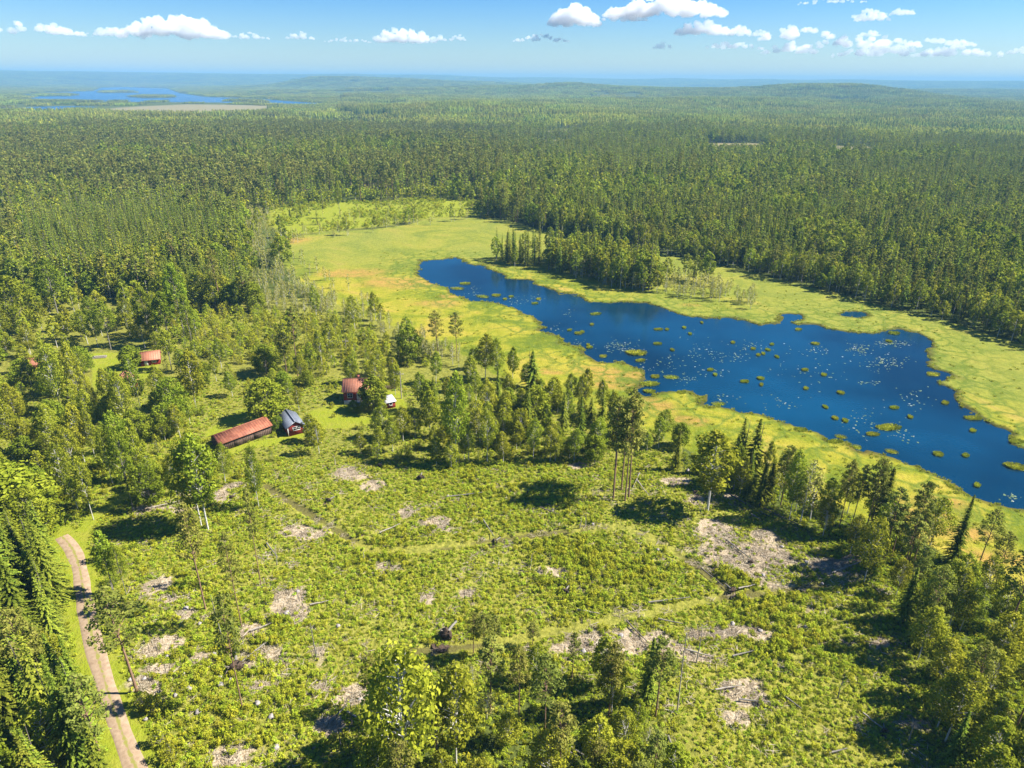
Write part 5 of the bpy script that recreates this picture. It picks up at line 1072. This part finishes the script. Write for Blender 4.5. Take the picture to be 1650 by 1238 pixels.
scatter('undergrowth', np.c_[gx, gy, ground_z(gx, gy) - .03], rng.uniform(0, 6.28, n), np.stack([s, s, s * rng.uniform(.7, 1.2, n)], 1), idx, UB, 'knee high green shrubs and saplings covering the clearing', 'undergrowth')
print('undergrowth', n, round(time.time() - T0, 1))
nf = 5200; fx_ = rng.uniform(wFARC[:, 0].min(), wFARC[:, 0].max(), nf); fy_ = rng.uniform(wFARC[:, 1].min(), wFARC[:, 1].max(), nf)
k = (sdf(fx_, fy_, wFARC, 20) > 0) & (fbm(fx_, fy_, 22, 97) > rng.uniform(.25, .75, nf)); fx_, fy_ = fx_[k], fy_[k]; nf = len(fx_)
scatter('far_clearing_shrubs', np.c_[fx_, fy_, ground_z(fx_, fy_)], rng.uniform(0, 6.28, nf), rng.uniform(.8, 1.8, nf), rng.integers(0, 9, nf), UB, 'low shrubs dotting the far clearing beyond the bog', 'undergrowth')
# branch litter on the bare patches
def litter(seedn):
    rg = np.random.default_rng(seedn); g = Geo()
    for i in range(16):
        a = rg.uniform(0, 6.28); L = rg.uniform(.4, 1.5); c = rg.normal(0, .5, 2); dx, dy = math.cos(a) * L / 2, math.sin(a) * L / 2
        tube([(c[0] - dx, c[1] - dy, rg.uniform(.02, .15)), (c[0] + rg.normal(0, .06), c[1] + rg.normal(0, .06), .12), (c[0] + dx, c[1] + dy, rg.uniform(.02, .3))], [.035, .028, .01], 3, g=g, tint=float(rg.random()))
    return g
LT = [litter(700 + i).mesh('branch_litter', [M['dry']]) for i in range(4)]
LX = []
for (cx, cy_, a, b) in wBARE: 
    m = int(max(6, a * b * 1.6)); LX.append(np.c_[rng.normal(cx, a * .6, m), rng.normal(cy_, b * .6, m)])
LX.append(np.c_[rng.uniform(-95, 110, 1600), rng.uniform(50, 145, 1600)])
LX = np.concatenate(LX); k = (sdf(LX[:, 0], LX[:, 1], wCLEAR, 30) > 0) & (segdist(LX[:, 0], LX[:, 1], wROAD, False) > 2.5); LX = LX[k]; n = len(LX)
scatter('branch_litter', np.c_[LX, ground_z(LX[:, 0], LX[:, 1]) + .02], rng.uniform(0, 6.28, n), rng.uniform(.6, 1.3, n), rng.integers(0, 4, n), LT, 'dry grey branches left on the bare patches of the clearing', 'branches')

# ------------------------------------------------------------------ clouds
def cloud_mat():
    m, nt = new_mat('cloud'); v = N(nt, 'ShaderNodeVolumePrincipled'); v.inputs['Color'].default_value = (1, 1, 1, 1); v.inputs['Density'].default_value = .0065; v.inputs['Anisotropy'].default_value = .0
    o = N(nt, 'ShaderNodeOutputMaterial'); nt.links.new(v.outputs[0], o.inputs['Volume']); return m
M['cloud'] = cloud_mat()
CL = [(62,46,44,9,'long low cloud at the far left above the lake'),(118,54,22,4,'faint thin cloud right of the far left one'),(176,50,17,8,'small faint cloud left of the biggest cumulus'),(280,44,62,17,'biggest puffy cumulus at the upper left'),(402,58,24,5,'small low cloud right of the biggest cumulus'),(483,58,18,6,'small bright cloud left of the middle group'),(560,65,30,4,'thin left wing of the middle cloud'),(650,58,42,12,'puffy cloud in the middle left'),(708,62,18,5,'right wing of the middle left cloud'),(738,61,11,5,'tiny cloud right of the middle left cloud'),
 (925,24,34,19,'round tilted cloud above the centre'),(872,62,38,6,'flat white cloud left of the right cloud field'),(1070,10,76,18,'large cloud cut by the top edge of the photo'),(1010,28,34,7,'lower left lobe beside the large top cloud'),(1135,46,40,12,'puffy cloud below the large top cloud'),(1192,50,17,8,'small puff right of the puffy cloud'),(1180,74,38,6,'low flat cloud in the right field'),(1225,54,14,5,'tiny puff in the right field'),(1068,74,14,5,'tiny low cloud in the right field'),(1285,54,46,10,'long cloud at the left of the right band'),(1275,78,34,9,'lower left lobe of the right band'),(1390,68,64,9,'wide cloud in the middle of the right band'),(1430,82,60,9,'lower wide cloud of the right band'),(1400,26,24,8,'small cloud high above the right band'),(1455,18,14,6,'tiny cloud high at the right'),(1515,68,36,7,'flat cloud right of the band'),(1545,83,48,8,'long flat cloud low at the right'),(1400,54,14,5,'tiny puff above the right band'),(1645,82,18,5,'small cloud at the right edge of the photo'),(1340,2,40,4,'flat cloud at the top edge right of the centre')]
from mathutils import noise as mn
def cloud(u, v, wpx, hpx, lab, sd):
    rg = np.random.default_rng(sd); D = 19000.0
    d = F_ * FPX + R_ * (u - CX) - U_ * (v - CY); c = np.array([0, 0, CAM_H]) + d * (D / np.hypot(d[0], d[1])); m = D / FPX * 1.12; a = wpx * m; b = hpx * m
    import bmesh
    bm = bmesh.new(); nb = int(12 + wpx * .45); ar = math.atan2(d[0], d[1])
    for i in range(nb):
        t = rg.uniform(-1, 1); env = (1 - abs(t) ** 1.7); hb = rg.uniform(0, 1) ** 1.3 * env
        r0 = b * (.30 + .40 * env * rg.uniform(.6, 1)) * (1 - .45 * hb)
        p = Vector((t * (a - r0 * .8), rg.uniform(-.5, .5) * a * .35, -b * .75 + r0 * .55 + hb * b * 1.25))
        e = bmesh.ops.create_icosphere(bm, subdivisions=3, radius=r0)
        for vt in e['verts']: vt.co = Vector((vt.co.x * 1.15, vt.co.y * 1.15, vt.co.z * (.95 if vt.co.z > 0 else .5))) + p
    me = bpy.data.meshes.new('cloud'); bm.to_mesh(me); bm.free(); me.materials.append(M['cloud'])
    o = obj('cloud', me); o.location = c; o.rotation_euler = (0, 0, -ar); tag(o, lab, 'cloud', 'white clouds over the horizon')
    r = o.modifiers.new('merge', 'REMESH'); r.mode = 'VOXEL'; r.voxel_size = max(b / 20, 8)
    tx = bpy.data.textures.new('cloud_puffs', 'CLOUDS'); tx.noise_scale = b * .30; tx.noise_depth = 5
    dm = o.modifiers.new('puffs', 'DISPLACE'); dm.texture = tx; dm.strength = b * .55; dm.mid_level = .52; dm.texture_coords = 'LOCAL'
for i, cdef in enumerate(CL): cloud(*cdef, 900 + i)

# ------------------------------------------------------------------ haze
m_, nt_ = new_mat('haze_air'); v_n = N(nt_, 'ShaderNodeVolumePrincipled'); v_n.inputs['Color'].default_value = (.23, .49, .76, 1); v_n.inputs['Density'].default_value = 1.4e-4; v_n.inputs['Anisotropy'].default_value = 0.0
o_n = N(nt_, 'ShaderNodeOutputMaterial'); nt_.links.new(v_n.outputs[0], o_n.inputs['Volume'])
g = boxg(-16200, 16200, -16200, 16200, -40, float(Z.max()) + 30); o = obj('haze', g.mesh('haze', [m_])); o['kind'] = 'stuff'; o['label'] = 'thin blue summer haze'
zmin, zmax = float(Z.min()), float(Z.max()); print('terrain z', zmin, zmax)
print('script', round(time.time() - T0, 1))
